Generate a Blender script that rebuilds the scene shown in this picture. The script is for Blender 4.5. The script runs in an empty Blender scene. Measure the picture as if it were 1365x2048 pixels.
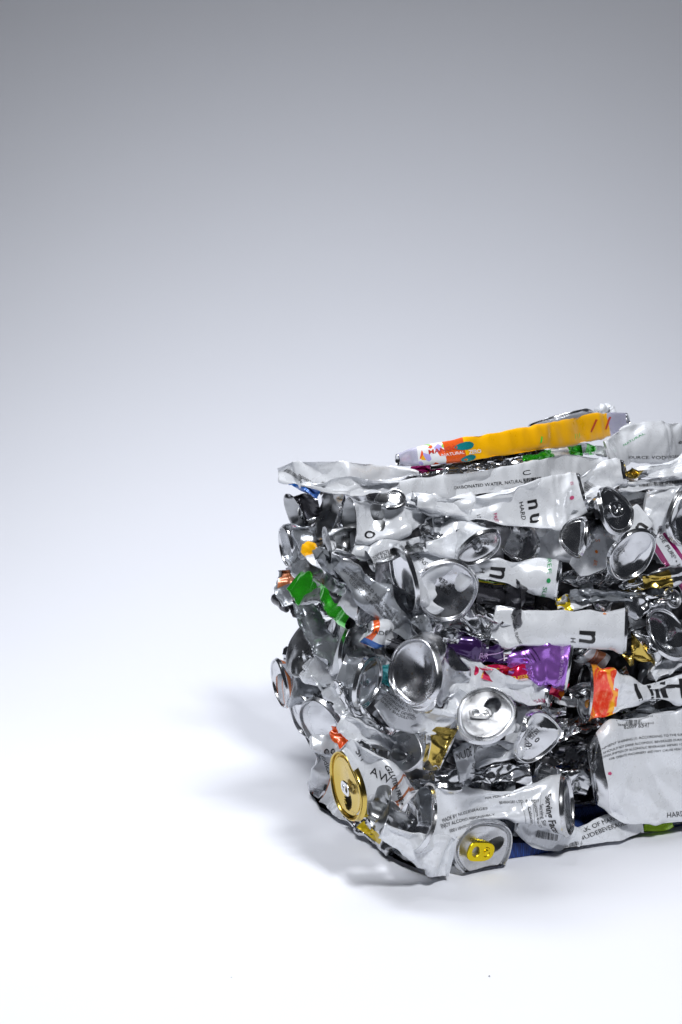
import bpy, bmesh, math, random
import numpy as np
from mathutils import Vector, Matrix

# ------------------------------------------------------------------ camera
SC = bpy.context.scene
F_PX, W_PX, H_PX = 2900.0, 1365.0, 2048.0
PITCH = math.atan((1024 - 650) / F_PX)
CAM_H = 0.495
cam_d = bpy.data.cameras.new('camera'); cam = bpy.data.objects.new('camera', cam_d)
SC.collection.objects.link(cam); SC.camera = cam
cam.location = (0, 0, CAM_H)
cam.rotation_euler = (math.pi / 2 - PITCH, 0, 0)
cam_d.sensor_fit = 'VERTICAL'; cam_d.sensor_height = 36.0
cam_d.lens = 36.0 * F_PX / H_PX
cam_d.clip_start = 0.01; cam_d.clip_end = 60
cam_d.dof.use_dof = True; cam_d.dof.focus_distance = 1.36; cam_d.dof.aperture_fstop = 14.0

# ------------------------------------------------------------------ studio light
w = bpy.data.worlds.new('World'); SC.world = w; w.use_nodes = True
w.node_tree.nodes['Background'].inputs[0].default_value = (0.75, 0.82, 1.0, 1)
w.node_tree.nodes['Background'].inputs[1].default_value = 0.03

def area(name, loc, target, sx, sy, power, col=(1, 1, 1), spread=180):
    l = bpy.data.lights.new(name, 'AREA'); l.shape = 'RECTANGLE'; l.size = sx; l.size_y = sy
    l.energy = power; l.color = col; l.spread = math.radians(spread)
    o = bpy.data.objects.new(name, l); SC.collection.objects.link(o)
    o.location = loc
    o.rotation_euler = (Vector(target) - Vector(loc)).to_track_quat('-Z', 'Y').to_euler()
    return o
area('key_softbox', (0.50, 0.00, 1.72), (0.15, 1.4, 0.15), 0.26, 0.26, 40, (0.97, 0.98, 1.0))
area('top_softbox', (-0.45, 1.28, 1.50), (-0.36, 1.70, 0.0), 0.8, 0.4, 11.5, (0.95, 0.965, 1.0), 140)
area('background_softbox', (0.16, 1.95, 1.30), (0.14, 2.55, 0.0), 1.3, 0.3, 4.3, (0.89, 0.92, 1.0), 132)
SC.view_settings.view_transform = 'Standard'; SC.view_settings.look = 'None'
SC.view_settings.gamma = 1; SC.view_settings.exposure = 0.0
SC.view_settings.use_curve_mapping = False

# ------------------------------------------------------------------ frames
RGT = np.array([1., 0, 0])
FWD = np.array([0, math.cos(PITCH), -math.sin(PITCH)])
UPV = np.array([0, math.sin(PITCH), math.cos(PITCH)])
CAMP = np.array([0, 0, CAM_H])
def ray(x, y):
    return FWD + RGT * ((x - W_PX / 2) / F_PX) - UPV * ((y - H_PX / 2) / F_PX)
def project(P):
    v = P - CAMP
    z = v @ FWD
    return np.stack([W_PX / 2 + F_PX * (v @ RGT) / z, H_PX / 2 - F_PX * (v @ UPV) / z], -1)
_r = ray(893, 1756); CORNER = CAMP + _r * (CAM_H / -_r[2]); CORNER[2] = 0
AZ_L = math.radians(-27.2); AZ_R = AZ_L + math.pi / 2
D_L = np.array([math.sin(AZ_L), math.cos(AZ_L), 0]); D_R = np.array([math.sin(AZ_R), math.cos(AZ_R), 0])
N_R = -D_L; N_L = -D_R                       # outward normals of the two seen sides
TOP_Z = 0.348
LEN_L = 0.335; LEN_R = 0.38
def pt(x, y, face, d):
    """point of the bale seen at (x, y), d millimetres inside the given side"""
    r = ray(x, y)
    if face == 'T':
        k = (TOP_Z - d * 1e-3 - CAM_H) / r[2]
    else:
        n = N_R if face == 'R' else N_L
        k = ((CORNER - n * d * 1e-3 - CAMP) @ n) / (r @ n)
    return CAMP + r * k

# ------------------------------------------------------------------ materials
MAT = {}
def nodes_of(name):
    m = bpy.data.materials.new(name); m.use_nodes = True
    nt = m.node_tree; b = nt.nodes['Principled BSDF']
    MAT[name] = m
    return m, nt, b
def mix_rgb(nt, fac, a, b):
    n = nt.nodes.new('ShaderNodeMix'); n.data_type = 'RGBA'
    for s, v in ((n.inputs[0], fac), (n.inputs[6], a), (n.inputs[7], b)):
        if hasattr(v, 'links') or isinstance(v, bpy.types.NodeSocket): nt.links.new(v, s)
        else: s.default_value = v if not isinstance(v, tuple) else (*v, 1)
    return n.outputs[2]
def noise(nt, scale, detail=3, coord='Object', rough=.5, vec=None):
    n = nt.nodes.new('ShaderNodeTexNoise'); n.inputs['Scale'].default_value = scale
    n.inputs['Detail'].default_value = detail; n.inputs['Roughness'].default_value = rough
    if vec is None:
        tc = nt.nodes.new('ShaderNodeTexCoord'); vec = tc.outputs[coord]
    nt.links.new(vec, n.inputs['Vector'])
    return n.outputs[0]
def ramp(nt, src, stops, interp='LINEAR'):
    r = nt.nodes.new('ShaderNodeValToRGB'); nt.links.new(src, r.inputs[0]); r.color_ramp.interpolation = interp
    e = r.color_ramp.elements
    while len(e) < len(stops): e.new(0.5)
    for el, (p, c) in zip(e, stops):
        el.position = p; el.color = (c, c, c, 1) if not isinstance(c, tuple) else (*c, 1)
    return r.outputs[0]
def bump(nt, b, src, strength, dist=0.001):
    n = nt.nodes.new('ShaderNodeBump'); n.inputs['Strength'].default_value = strength
    n.inputs['Distance'].default_value = dist
    nt.links.new(src, n.inputs['Height']); nt.links.new(n.outputs[0], b.inputs['Normal'])
def metal(name, col, rough=.2, metallic=1.0, coat=0.0, dirt=0.0, scuff=.5, bmp=.1, dirtcol=(.25, .2, .15)):
    m, nt, b = nodes_of(name)
    b.inputs['Metallic'].default_value = metallic
    b.inputs['Coat Weight'].default_value = coat; b.inputs['Coat Roughness'].default_value = .08
    nz = noise(nt, 60, 4)
    rr = nt.nodes.new('ShaderNodeMapRange'); nt.links.new(nz, rr.inputs[0])
    rr.inputs[1].default_value = .3; rr.inputs[2].default_value = .7
    rr.inputs[3].default_value = rough * .7; rr.inputs[4].default_value = rough * 1.5
    nt.links.new(rr.outputs[0], b.inputs['Roughness'])
    c = col
    if dirt > 0:
        f = ramp(nt, noise(nt, 420, 2), [(0.0, 0.0), (.66, 0.0), (.72, dirt)])
        c = mix_rgb(nt, f, col, dirtcol)
        nt.links.new(c, b.inputs['Base Color'])
    else:
        c2 = tuple(v * .86 for v in col)
        nt.links.new(mix_rgb(nt, nz, c2, col), b.inputs['Base Color'])
    if scuff:
        src = b.inputs['Base Color'].links[0].from_socket
        tc = nt.nodes.new('ShaderNodeTexCoord'); mp = nt.nodes.new('ShaderNodeMapping'); mp.inputs['Scale'].default_value = (1, 1, 9); mp.inputs['Rotation'].default_value = (.6, .9, .3)
        nt.links.new(tc.outputs['Object'], mp.inputs[0])
        sc = ramp(nt, noise(nt, 55, 6, rough=.75, vec=mp.outputs[0]), [(.0, 0.), (.60, 0.), (.70, scuff)])
        st = ramp(nt, noise(nt, 26, 6, rough=.7), [(.0, 0.), (.56, 0.), (.66, scuff * .5), (.8, scuff * .8)])
        m1 = mix_rgb(nt, sc, src, (.16, .155, .15)); m2 = mix_rgb(nt, st, m1, (.24, .22, .19))
        nt.links.new(m2, b.inputs['Base Color'])
        ad = nt.nodes.new('ShaderNodeMath'); ad.operation = 'MULTIPLY_ADD'; nt.links.new(st, ad.inputs[0]); ad.inputs[1].default_value = .6
        nt.links.new(rr.outputs[0], ad.inputs[2]); nt.links.new(ad.outputs[0], b.inputs['Roughness'])
    bump(nt, b, noise(nt, 110, 3, rough=.6), bmp, .0008)
    return m
metal('bare_aluminium', (.68, .69, .71), .17, bmp=.08)
metal('dusty_aluminium', (.6, .61, .64), .24, dirt=.8, bmp=.15, dirtcol=(.35, .25, .12))
metal('brushed_aluminium', (.66, .67, .69), .28, bmp=.15)
metal('can_lining', (.38, .39, .40), .3, bmp=.3)
metal('core_shade_metal', (.05, .05, .055), .45, bmp=.6)  # aluminium of the packed middle, its shade put into the colour
metal('gap_shade_aluminium', (.26, .26, .28), .3, bmp=.2, dirt=.6)  # aluminium darkened to paint shade into the gaps; the flecks are dirt
metal('gold_lacquer', (.60, .44, .11), .2, bmp=.2)
metal('yellow_anodised', (.90, .68, .02), .18, bmp=.05, scuff=.1)
metal('white_paint', (.68, .70, .735), .26, metallic=.15, coat=.5, dirt=.3, bmp=.07, scuff=.16, dirtcol=(.35, .33, .3))
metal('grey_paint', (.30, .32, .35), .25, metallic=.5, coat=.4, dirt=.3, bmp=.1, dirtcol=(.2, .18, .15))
metal('green_paint', (.04, .60, .02), .18, metallic=.75, coat=.5)
metal('lime_paint', (.42, .72, .03), .25, metallic=.3, coat=.5)
metal('purple_paint', (.40, .16, .66), .22, metallic=.7, coat=.5)
metal('dark_purple_paint', (.045, .015, .10), .2, metallic=.5, coat=.6)
metal('pink_paint', (.70, .015, .13), .22, metallic=.5, coat=.5)
metal('orange_paint', (1.0, .50, .0), .35, metallic=0, coat=.15, bmp=.08, scuff=.05)
metal('red_orange_paint', (.90, .13, .02), .25, metallic=.2, coat=.5)
metal('teal_paint', (.01, .33, .36), .25, metallic=.4, coat=.5)
metal('blue_paint', (.01, .10, .38), .25, metallic=.4, coat=.5)
metal('brown_paint', (.50, .16, .06), .3, metallic=.3, coat=.4)
metal('yellow_paint', (.85, .62, .02), .25, metallic=.5, coat=.5)
metal('charcoal_paint_and_shade', (.05, .05, .06), .25, metallic=.6, coat=.5)  # dark can paint, also used as painted shade in gaps
metal('magenta_paint', (.28, .01, .12), .25, metallic=.4, coat=.5)
def flat(name, col, rough=.5):
    m, nt, b = nodes_of(name); b.inputs['Base Color'].default_value = (*col, 1); b.inputs['Roughness'].default_value = rough
flat('black_ink', (.012, .012, .014), .4); flat('green_ink', (.01, .25, .07)); flat('red_ink', (.5, .04, .02))
flat('yellow_ink', (.75, .55, .04)); flat('white_ink', (.8, .8, .82)); flat('orange_ink', (.7, .2, .02)); flat('pale_ink', (.45, .3, .55))
flat('dark_pink_ink', (.45, .05, .15)); flat('bright_green_ink', (.03, .75, .05))
# grapefruit print: flesh segments with orange pith
m, nt, b = nodes_of('grapefruit_print')
tc = nt.nodes.new('ShaderNodeTexCoord')
v = nt.nodes.new('ShaderNodeTexVoronoi'); v.feature = 'DISTANCE_TO_EDGE'; v.inputs['Scale'].default_value = 5.0
nt.links.new(tc.outputs['UV'], v.inputs['Vector'])
pith = ramp(nt, v.outputs['Distance'], [(0, 1.0), (.05, 1.0), (.10, 0.0)])
flesh = ramp(nt, noise(nt, 26, 5, 'UV', .7), [(.3, (.75, .02, .01)), (.5, (.85, .07, .03)), (.7, (.92, .28, .16))])
c1 = mix_rgb(nt, pith, flesh, (.92, .36, .03))
rind = ramp(nt, noise(nt, 2.2, 2, 'UV'), [(.56, 0.0), (.6, 1.0)])
nt.links.new(mix_rgb(nt, rind, c1, (.95, .45, .02)), b.inputs['Base Color'])
b.inputs['Roughness'].default_value = .22; b.inputs['Metallic'].default_value = .25; b.inputs['Coat Weight'].default_value = .6
# pink print with yellow drops
m, nt, b = nodes_of('dotted_pink_print')
tc = nt.nodes.new('ShaderNodeTexCoord')
v = nt.nodes.new('ShaderNodeTexVoronoi'); v.inputs['Scale'].default_value = 11.0
nt.links.new(tc.outputs['UV'], v.inputs['Vector'])
dots = ramp(nt, v.outputs['Distance'], [(0, 1.0), (.26, 1.0), (.29, 0.0)])
nt.links.new(mix_rgb(nt, dots, (.68, .012, .09), (.90, .45, .02)), b.inputs['Base Color'])
b.inputs['Roughness'].default_value = .22; b.inputs['Metallic'].default_value = .5; b.inputs['Coat Weight'].default_value = .5
# lavender brick print
m, nt, b = nodes_of('lavender_print')
tc = nt.nodes.new('ShaderNodeTexCoord')
br = nt.nodes.new('ShaderNodeTexBrick'); br.inputs['Scale'].default_value = 22.0
br.inputs['Color1'].default_value = (.42, .38, .78, 1); br.inputs['Color2'].default_value = (.55, .52, .85, 1)
br.inputs['Mortar'].default_value = (.8, .82, .86, 1); br.inputs['Mortar Size'].default_value = .06
nt.links.new(tc.outputs['UV'], br.inputs['Vector']); nt.links.new(br.outputs[0], b.inputs['Base Color'])
b.inputs['Roughness'].default_value = .25; b.inputs['Metallic'].default_value = .3; b.inputs['Coat Weight'].default_value = .5
# confetti print: red, green and lavender flecks on white
m, nt, b = nodes_of('confetti_print')
tc = nt.nodes.new('ShaderNodeTexCoord')
v = nt.nodes.new('ShaderNodeTexVoronoi'); v.inputs['Scale'].default_value = 16.0; nt.links.new(tc.outputs['UV'], v.inputs['Vector'])
sep = nt.nodes.new('ShaderNodeSeparateColor'); nt.links.new(v.outputs['Color'], sep.inputs[0])
cc = ramp(nt, sep.outputs[0], [(0, (.8, .82, .85)), (.42, (.85, .12, .04)), (.55, (.8, .82, .85)), (.66, (.3, .6, .1)), (.74, (.45, .38, .75)), (.86, (.92, .45, .02))], 'CONSTANT')
nt.links.new(cc, b.inputs['Base Color']); b.inputs['Roughness'].default_value = .25; b.inputs['Coat Weight'].default_value = .5

# blue woven cloth
m, nt, b = nodes_of('blue_weave')
tc = nt.nodes.new('ShaderNodeTexCoord')
ws = []
for ax in ('X', 'Y'):
    wv = nt.nodes.new('ShaderNodeTexWave'); wv.bands_direction = ax; wv.inputs['Scale'].default_value = 170
    nt.links.new(tc.outputs['Object'], wv.inputs['Vector']); ws.append(wv.outputs['Fac'])
mx = nt.nodes.new('ShaderNodeMath'); mx.operation = 'MULTIPLY'; nt.links.new(ws[0], mx.inputs[0]); nt.links.new(ws[1], mx.inputs[1])
nt.links.new(mix_rgb(nt, mx.outputs[0], (.004, .018, .10), (.012, .06, .30)), b.inputs['Base Color'])
b.inputs['Roughness'].default_value = .7; bump(nt, b, mx.outputs[0], .6, .001)
# seamless paper
m, nt, b = nodes_of('seamless_paper')
sm = noise(nt, 2.5, 5, rough=.6)
nt.links.new(mix_rgb(nt, sm, (.75, .765, .815), (.77, .785, .835)), b.inputs['Base Color'])
b.inputs['Roughness'].default_value = .75
bump(nt, b, noise(nt, 500, 3), .12, .0006)

# ------------------------------------------------------------------ linking
def link(name, me, parent=None, loc=None):
    o = bpy.data.objects.new(name, me); SC.collection.objects.link(o)
    if parent is not None: o.parent = parent
    if loc is not None: o.location = loc
    return o
def mesh_of(name, V, Fs, mats, midx=None, uv=None, smooth=True):
    """V (n,3), Fs = list of int arrays (m,3) or (m,4)"""
    me = bpy.data.meshes.new(name)
    loops = np.concatenate([f.ravel() for f in Fs]).astype(np.int32)
    cnt = np.concatenate([np.full(len(f), f.shape[1]) for f in Fs]).astype(np.int32)
    me.vertices.add(len(V)); me.vertices.foreach_set('co', np.asarray(V, np.float32).ravel())
    me.loops.add(len(loops)); me.loops.foreach_set('vertex_index', loops)
    me.polygons.add(len(cnt))
    st = np.concatenate([[0], np.cumsum(cnt)[:-1]]).astype(np.int32)
    me.polygons.foreach_set('loop_start', st)
    for mm in mats: me.materials.append(MAT[mm])
    if midx is not None: me.polygons.foreach_set('material_index', np.asarray(midx, np.int32))
    me.polygons.foreach_set('use_smooth', np.full(len(cnt), smooth))
    if uv is not None:
        ul = me.uv_layers.new(name='uv'); ul.data.foreach_set('uv', np.asarray(uv, np.float32)[loops].ravel())
    me.update(calc_edges=True); me.validate()
    if smooth: me.set_sharp_from_angle(angle=math.radians(30))
    return me

# ------------------------------------------------------------------ crumple fields
def vnoise(x, y, rng):
    G = rng.random((64, 64))
    xi = np.floor(x).astype(int); yi = np.floor(y).astype(int)
    fx = x - xi; fy = y - yi; fx = fx * fx * (3 - 2 * fx); fy = fy * fy * (3 - 2 * fy)
    g = lambda a, b_: G[a % 64, b_ % 64]
    return (g(xi, yi) * (1 - fx) + g(xi + 1, yi) * fx) * (1 - fy) + (g(xi, yi + 1) * (1 - fx) + g(xi + 1, yi + 1) * fx) * fy
def crumple(S, T, rng, amt, lam=(75, 48, 30, 18)):
    """folded sheet relief in mm over a sheet measured in mm: straight creases, flat facets, a few dents"""
    D = np.zeros_like(S)
    wx = (vnoise(S / 30 + 9, T / 30, rng) - .5) * 14; wy = (vnoise(S / 30, T / 30 + 5, rng) - .5) * 14
    for l in lam:
        for _ in range(2):
            a = rng.uniform(0, math.pi); ph = rng.random()
            u = ((S + wx) * math.cos(a) + (T + wy) * math.sin(a)) / l + ph
            tri = np.abs((u % 1) * 2 - 1) * 2 - 1
            msk = np.clip((vnoise(S / (l * .9) + rng.random() * 30, T / (l * .9), rng) - .42) * 4, 0, 1)
            D += tri * msk * l * (.095 if l > 25 else .05)
    for _ in range(5):
        cs = rng.uniform(S.min(), S.max()); ct = rng.uniform(T.min(), T.max()); r = rng.uniform(9, 24)
        asp = rng.uniform(.5, 1.5)
        q = np.sqrt(((S - cs) * asp) ** 2 + (T - ct) ** 2) / r
        D -= np.clip(1 - q, 0, 1) ** .8 * r * .28
    D = D * .4 + facets(S, T, rng, 27) * 5.2 + facets(S, T, rng, 15) * 2.7 + facets(S, T, rng, 8) * .7
    return D * amt

def facets(S, T, rng, l):
    a = rng.uniform(0, math.pi); G = rng.uniform(-1, 1, (64, 64))
    wx = (vnoise(S / 26 + 3, T / 26, rng) - .5) * l * .9; wy = (vnoise(S / 26, T / 26 + 7, rng) - .5) * l * .9
    u = ((S + wx) * math.cos(a) + (T + wy) * math.sin(a)) / l + 20; v = (-(S + wx) * math.sin(a) + (T + wy) * math.cos(a)) / (l * 1.3) + 20
    i = np.floor(u).astype(int); j = np.floor(v).astype(int); fx = u - i; fy = v - j
    g = lambda p, q: G[p % 64, q % 64]
    lo = g(i, j) + fx * (g(i + 1, j) - g(i, j)) + fy * (g(i + 1, j + 1) - g(i + 1, j))
    hi = g(i, j) + fy * (g(i, j + 1) - g(i, j)) + fx * (g(i + 1, j + 1) - g(i, j + 1))
    return np.where(fx > fy, lo, hi)
def norm(v): return v / (np.linalg.norm(v) + 1e-12)

# ------------------------------------------------------------------ rings
class Ring: pass
def E(x, y, a, b=0, k='base', d=15, ang=None, fold=None, h=None, tab=None, mouth=None, wob=.035, face=None, m=None, code=None, dz=None, hollow=1.0, tilt=0, rm=None):
    if dz is None: dz = .5 + .5 * min(1, abs(b) / a * 2)
    r = Ring(); r.__dict__.update(locals()); del r.__dict__['r']; r.end = True; r.tw = 0; r.dent = 0
    return r
def M(x, y, a, h, d=12, b=0, tw=0, dent=.5, ang=None, face=None, wob=.05):
    r = Ring(); r.__dict__.update(x=x, y=y, a=a, b=b, h=h * .78, d=d, tw=tw, dent=dent, ang=ang, face=face, end=False, wob=wob, fold=None, k='mid')
    return r

PROFILE = {
 'base': [(1, 0), (.985, .035), (.965, .085), (.945, .125), (.925, .14), (.905, .135), (.89, .11), (.878, .065), (.865, .03), (.84, .005), (.76, -.03), (.62, -.10), (.48, -.155), (.33, -.195), (.16, -.22), (0, -.225)],
 'lid': [(1, 0), (.985, .03), (.965, .065), (.95, .10), (.945, .12), (.955, .135), (.96, .155), (.95, .172), (.925, .175), (.91, .155), (.90, .12), (.89, .07), (.87, .05), (.845, .055), (.825, .085), (.81, .12), (.79, .13), (.74, .125), (.67, .12), (.6, .12), (.54, .12), (.48, .12), (.42, .12), (.36, .12), (.3, .12), (.24, .12), (.18, .12), (.12, .12), (.06, .12), (0, .12)],
}
TEXTC = {}
def text2d(s, bold=False):
    if (s, bold) in TEXTC: return TEXTC[(s, bold)]
    cu = bpy.data.curves.new('t', 'FONT'); cu.body = s; cu.align_x = 'CENTER'; cu.align_y = 'CENTER'; cu.resolution_u = 3
    cu.size = 1.0; cu.offset = .018 if bold else 0.0
    o = bpy.data.objects.new('t', cu); me = bpy.data.meshes.new_from_object(o)
    bm = bmesh.new(); bm.from_mesh(me)
    bmesh.ops.triangulate(bm, faces=bm.faces[:])
    for _ in range(2):
        lg = [e for e in bm.edges if e.calc_length() > .22]
        if lg: bmesh.ops.subdivide_edges(bm, edges=lg, cuts=1); bmesh.ops.triangulate(bm, faces=[f for f in bm.faces if len(f.verts) > 3])
    bm.verts.index_update()
    V = np.array([v.co[:2] for v in bm.verts]) if bm.verts else np.zeros((0, 2))
    Fc = np.array([[v.index for v in f.verts] for f in bm.faces], int)
    # text faces +z; make winding consistent
    bm.free(); bpy.data.objects.remove(o); bpy.data.curves.remove(cu); bpy.data.meshes.remove(me)
    TEXTC[(s, bold)] = (V, Fc)
    return V, Fc
def box2d(w_, h_):
    n = max(1, int(w_ / .25)); xs = np.linspace(-w_ / 2, w_ / 2, n + 1)
    V = np.array([(x, y) for x in xs for y in (-h_ / 2, h_ / 2)])
    Fc = np.array([t for i in range(n) for t in ((2 * i, 2 * i + 2, 2 * i + 3), (2 * i, 2 * i + 3, 2 * i + 1))])
    return V, Fc
def barcode2d(w_=4., h_=1., seed=3):
    rg = random.Random(seed); x = -w_ / 2; Vs = []; Fs = []; n = 0
    while x < w_ / 2:
        t = rg.choice((.03, .03, .06, .09)); V, F_ = box2d(t, h_)
        V = np.repeat(V, 1, 0) + [x, 0]; Vs.append(V); Fs.append(F_ + n); n += len(V); x += t + rg.choice((.04, .06, .09))
    return np.concatenate(Vs), np.concatenate(Fs)
def lines2d(w_, rows, gap=.5, th=.05):
    Vs = []; Fs = []; n = 0
    for r in range(rows):
        V, F_ = box2d(w_, th); V = V + [0, -r * gap]; Vs.append(V); Fs.append(F_ + n); n += len(V)
    return np.concatenate(Vs), np.concatenate(Fs)
def disc2d(r=.5, n=14):
    a = np.linspace(0, 2 * math.pi, n, endpoint=False)
    V = np.concatenate([[[0, 0]], np.stack([np.cos(a), np.sin(a)], -1) * r]); Fc = np.array([(0, i + 1, (i + 1) % n + 1) for i in range(n)])
    return V, Fc

# pull tab, unit length about 1 (x = finger end at +), built once as a bevelled flat curve
def tab_mesh():
    cu = bpy.data.curves.new('tab', 'CURVE'); cu.dimensions = '2D'; cu.fill_mode = 'BOTH'
    cu.extrude = .018; cu.bevel_depth = .028; cu.bevel_resolution = 2
    def loop(pts):
        sp = cu.splines.new('POLY'); sp.points.add(len(pts) - 1); sp.use_cyclic_u = True
        for p, q in zip(sp.points, pts): p.co = (q[0], q[1], 0, 1)
    N = 40; out = []
    for i in range(N):
        a = 2 * math.pi * i / N; c, s = math.cos(a), math.sin(a)
        e = .62
        x = .5 * abs(c) ** e * (1 if c > 0 else -1); y = (.29 + .03 * c) * abs(s) ** .75 * (1 if s > 0 else -1)
        out.append((x, y))
    loop(out)
    loop([(.21 + .17 * math.cos(2 * math.pi * i / 24), .19 * math.sin(2 * math.pi * i / 24)) for i in range(24)])
    hp = []
    for i in range(15):
        a = math.radians(60 + 240 * i / 14); hp.append((-.2 + .18 * math.cos(a), .175 * math.sin(a)))
    for i in range(15):
        a = math.radians(300 - 240 * i / 14); hp.append((-.2 + .125 * math.cos(a), .12 * math.sin(a)))
    loop(hp)
    o = bpy.data.objects.new('t', cu); me = bpy.data.meshes.new_from_object(o)
    V = np.array([v.co[:] for v in me.vertices]); Fc = [list(p.vertices) for p in me.polygons]
    n0 = len(V)
    # rivet
    rv = []; rf = []
    prof = [(.085, .0), (.085, .07), (.06, .09), (.0, .08)]
    for (r_, z) in prof:
        for i in range(14):
            a = 2 * math.pi * i / 14; rv.append((-.2 + r_ * math.cos(a), r_ * math.sin(a), z))
    for k in range(3):
        for i in range(14):
            j = (i + 1) % 14; rf.append([n0 + k * 14 + i, n0 + k * 14 + j, n0 + (k + 1) * 14 + j, n0 + (k + 1) * 14 + i])
    V = np.concatenate([V, np.array(rv)]); Fc += rf
    bpy.data.objects.remove(o); bpy.data.curves.remove(cu); bpy.data.meshes.remove(me)
    return V, Fc
TAB_V, TAB_F = tab_mesh()

USED = {}
SEED = [11]
def ring_frame(r, axis, isB, face):
    """fills r.c, r.v1, r.v2, r.n, r.out (metres, world)"""
    r.c = pt(r.x, r.y, r.face or face, r.d)
    s = ((r.c - CAMP) @ FWD) / F_PX
    hp = (r.h if r.h is not None else math.sqrt(max(r.a ** 2 - r.b ** 2, 0))) * s * (.62 if (r.face or face) != 'T' else 0)
    r.c = r.c + norm(r.c - CAMP) * hp            # a ring's near side, not its centre, lies in the bale's face
    s = ((r.c - CAMP) @ FWD) / F_PX; r.s = s
    if r.ang is not None:
        o2 = np.array([math.cos(math.radians(r.ang)), math.sin(math.radians(r.ang))])
    else:
        o2 = axis if isB else -axis
    ax2 = o2 if isB else -o2
    per = np.array([-ax2[1], ax2[0]])
    PER = RGT * per[0] + UPV * per[1]; OUT = RGT * o2[0] + UPV * o2[1]; TOW = -FWD
    h = r.h if r.h is not None else math.sqrt(max(r.a ** 2 - r.b ** 2, 0))
    v1 = PER * r.a * s; v2 = (TOW * h - OUT * r.b) * s
    n = norm(OUT * h + TOW * r.b) if r.h is None else norm(OUT * max(h, r.a * .5) + TOW * r.b)
    if r.tw:
        t = math.radians(r.tw); v1, v2 = v1 * math.cos(t) + v2 * math.sin(t), v2 * math.cos(t) - v1 * math.sin(t)
        # keep lengths: rotate the ellipse, not scale it
    r.v1, r.v2, r.n = v1, v2, n

def catmull(Ps, ts, t):
    """Ps (k,n,3), returns (len(t),n,3)"""
    k = len(Ps); out = []
    mt = []
    for i in range(k):
        if i == 0: m_ = (Ps[1] - Ps[0]) / (ts[1] - ts[0])
        elif i == k - 1: m_ = (Ps[-1] - Ps[-2]) / (ts[-1] - ts[-2])
        else: m_ = (Ps[i + 1] - Ps[i - 1]) / (ts[i + 1] - ts[i - 1]) * .8
        mt.append(m_)
    for tt in t:
        i = min(max(np.searchsorted(ts, tt, 'right') - 1, 0), k - 2)
        h_ = ts[i + 1] - ts[i]; u = (tt - ts[i]) / h_
        out.append((2 * u**3 - 3 * u**2 + 1) * Ps[i] + (u**3 - 2 * u**2 + u) * h_ * mt[i] + (-2 * u**3 + 3 * u**2) * Ps[i + 1] + (u**3 - u**2) * h_ * mt[i + 1])
    return np.array(out)

def grid_normals(P):
    """P (nt, ns, 3), closed in s"""
    ds = np.roll(P, -1, 1) - np.roll(P, 1, 1); dt = np.gradient(P, axis=0)
    n = np.cross(ds, dt); l = np.linalg.norm(n, axis=-1, keepdims=True)
    return n / np.maximum(l, 1e-12)

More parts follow.
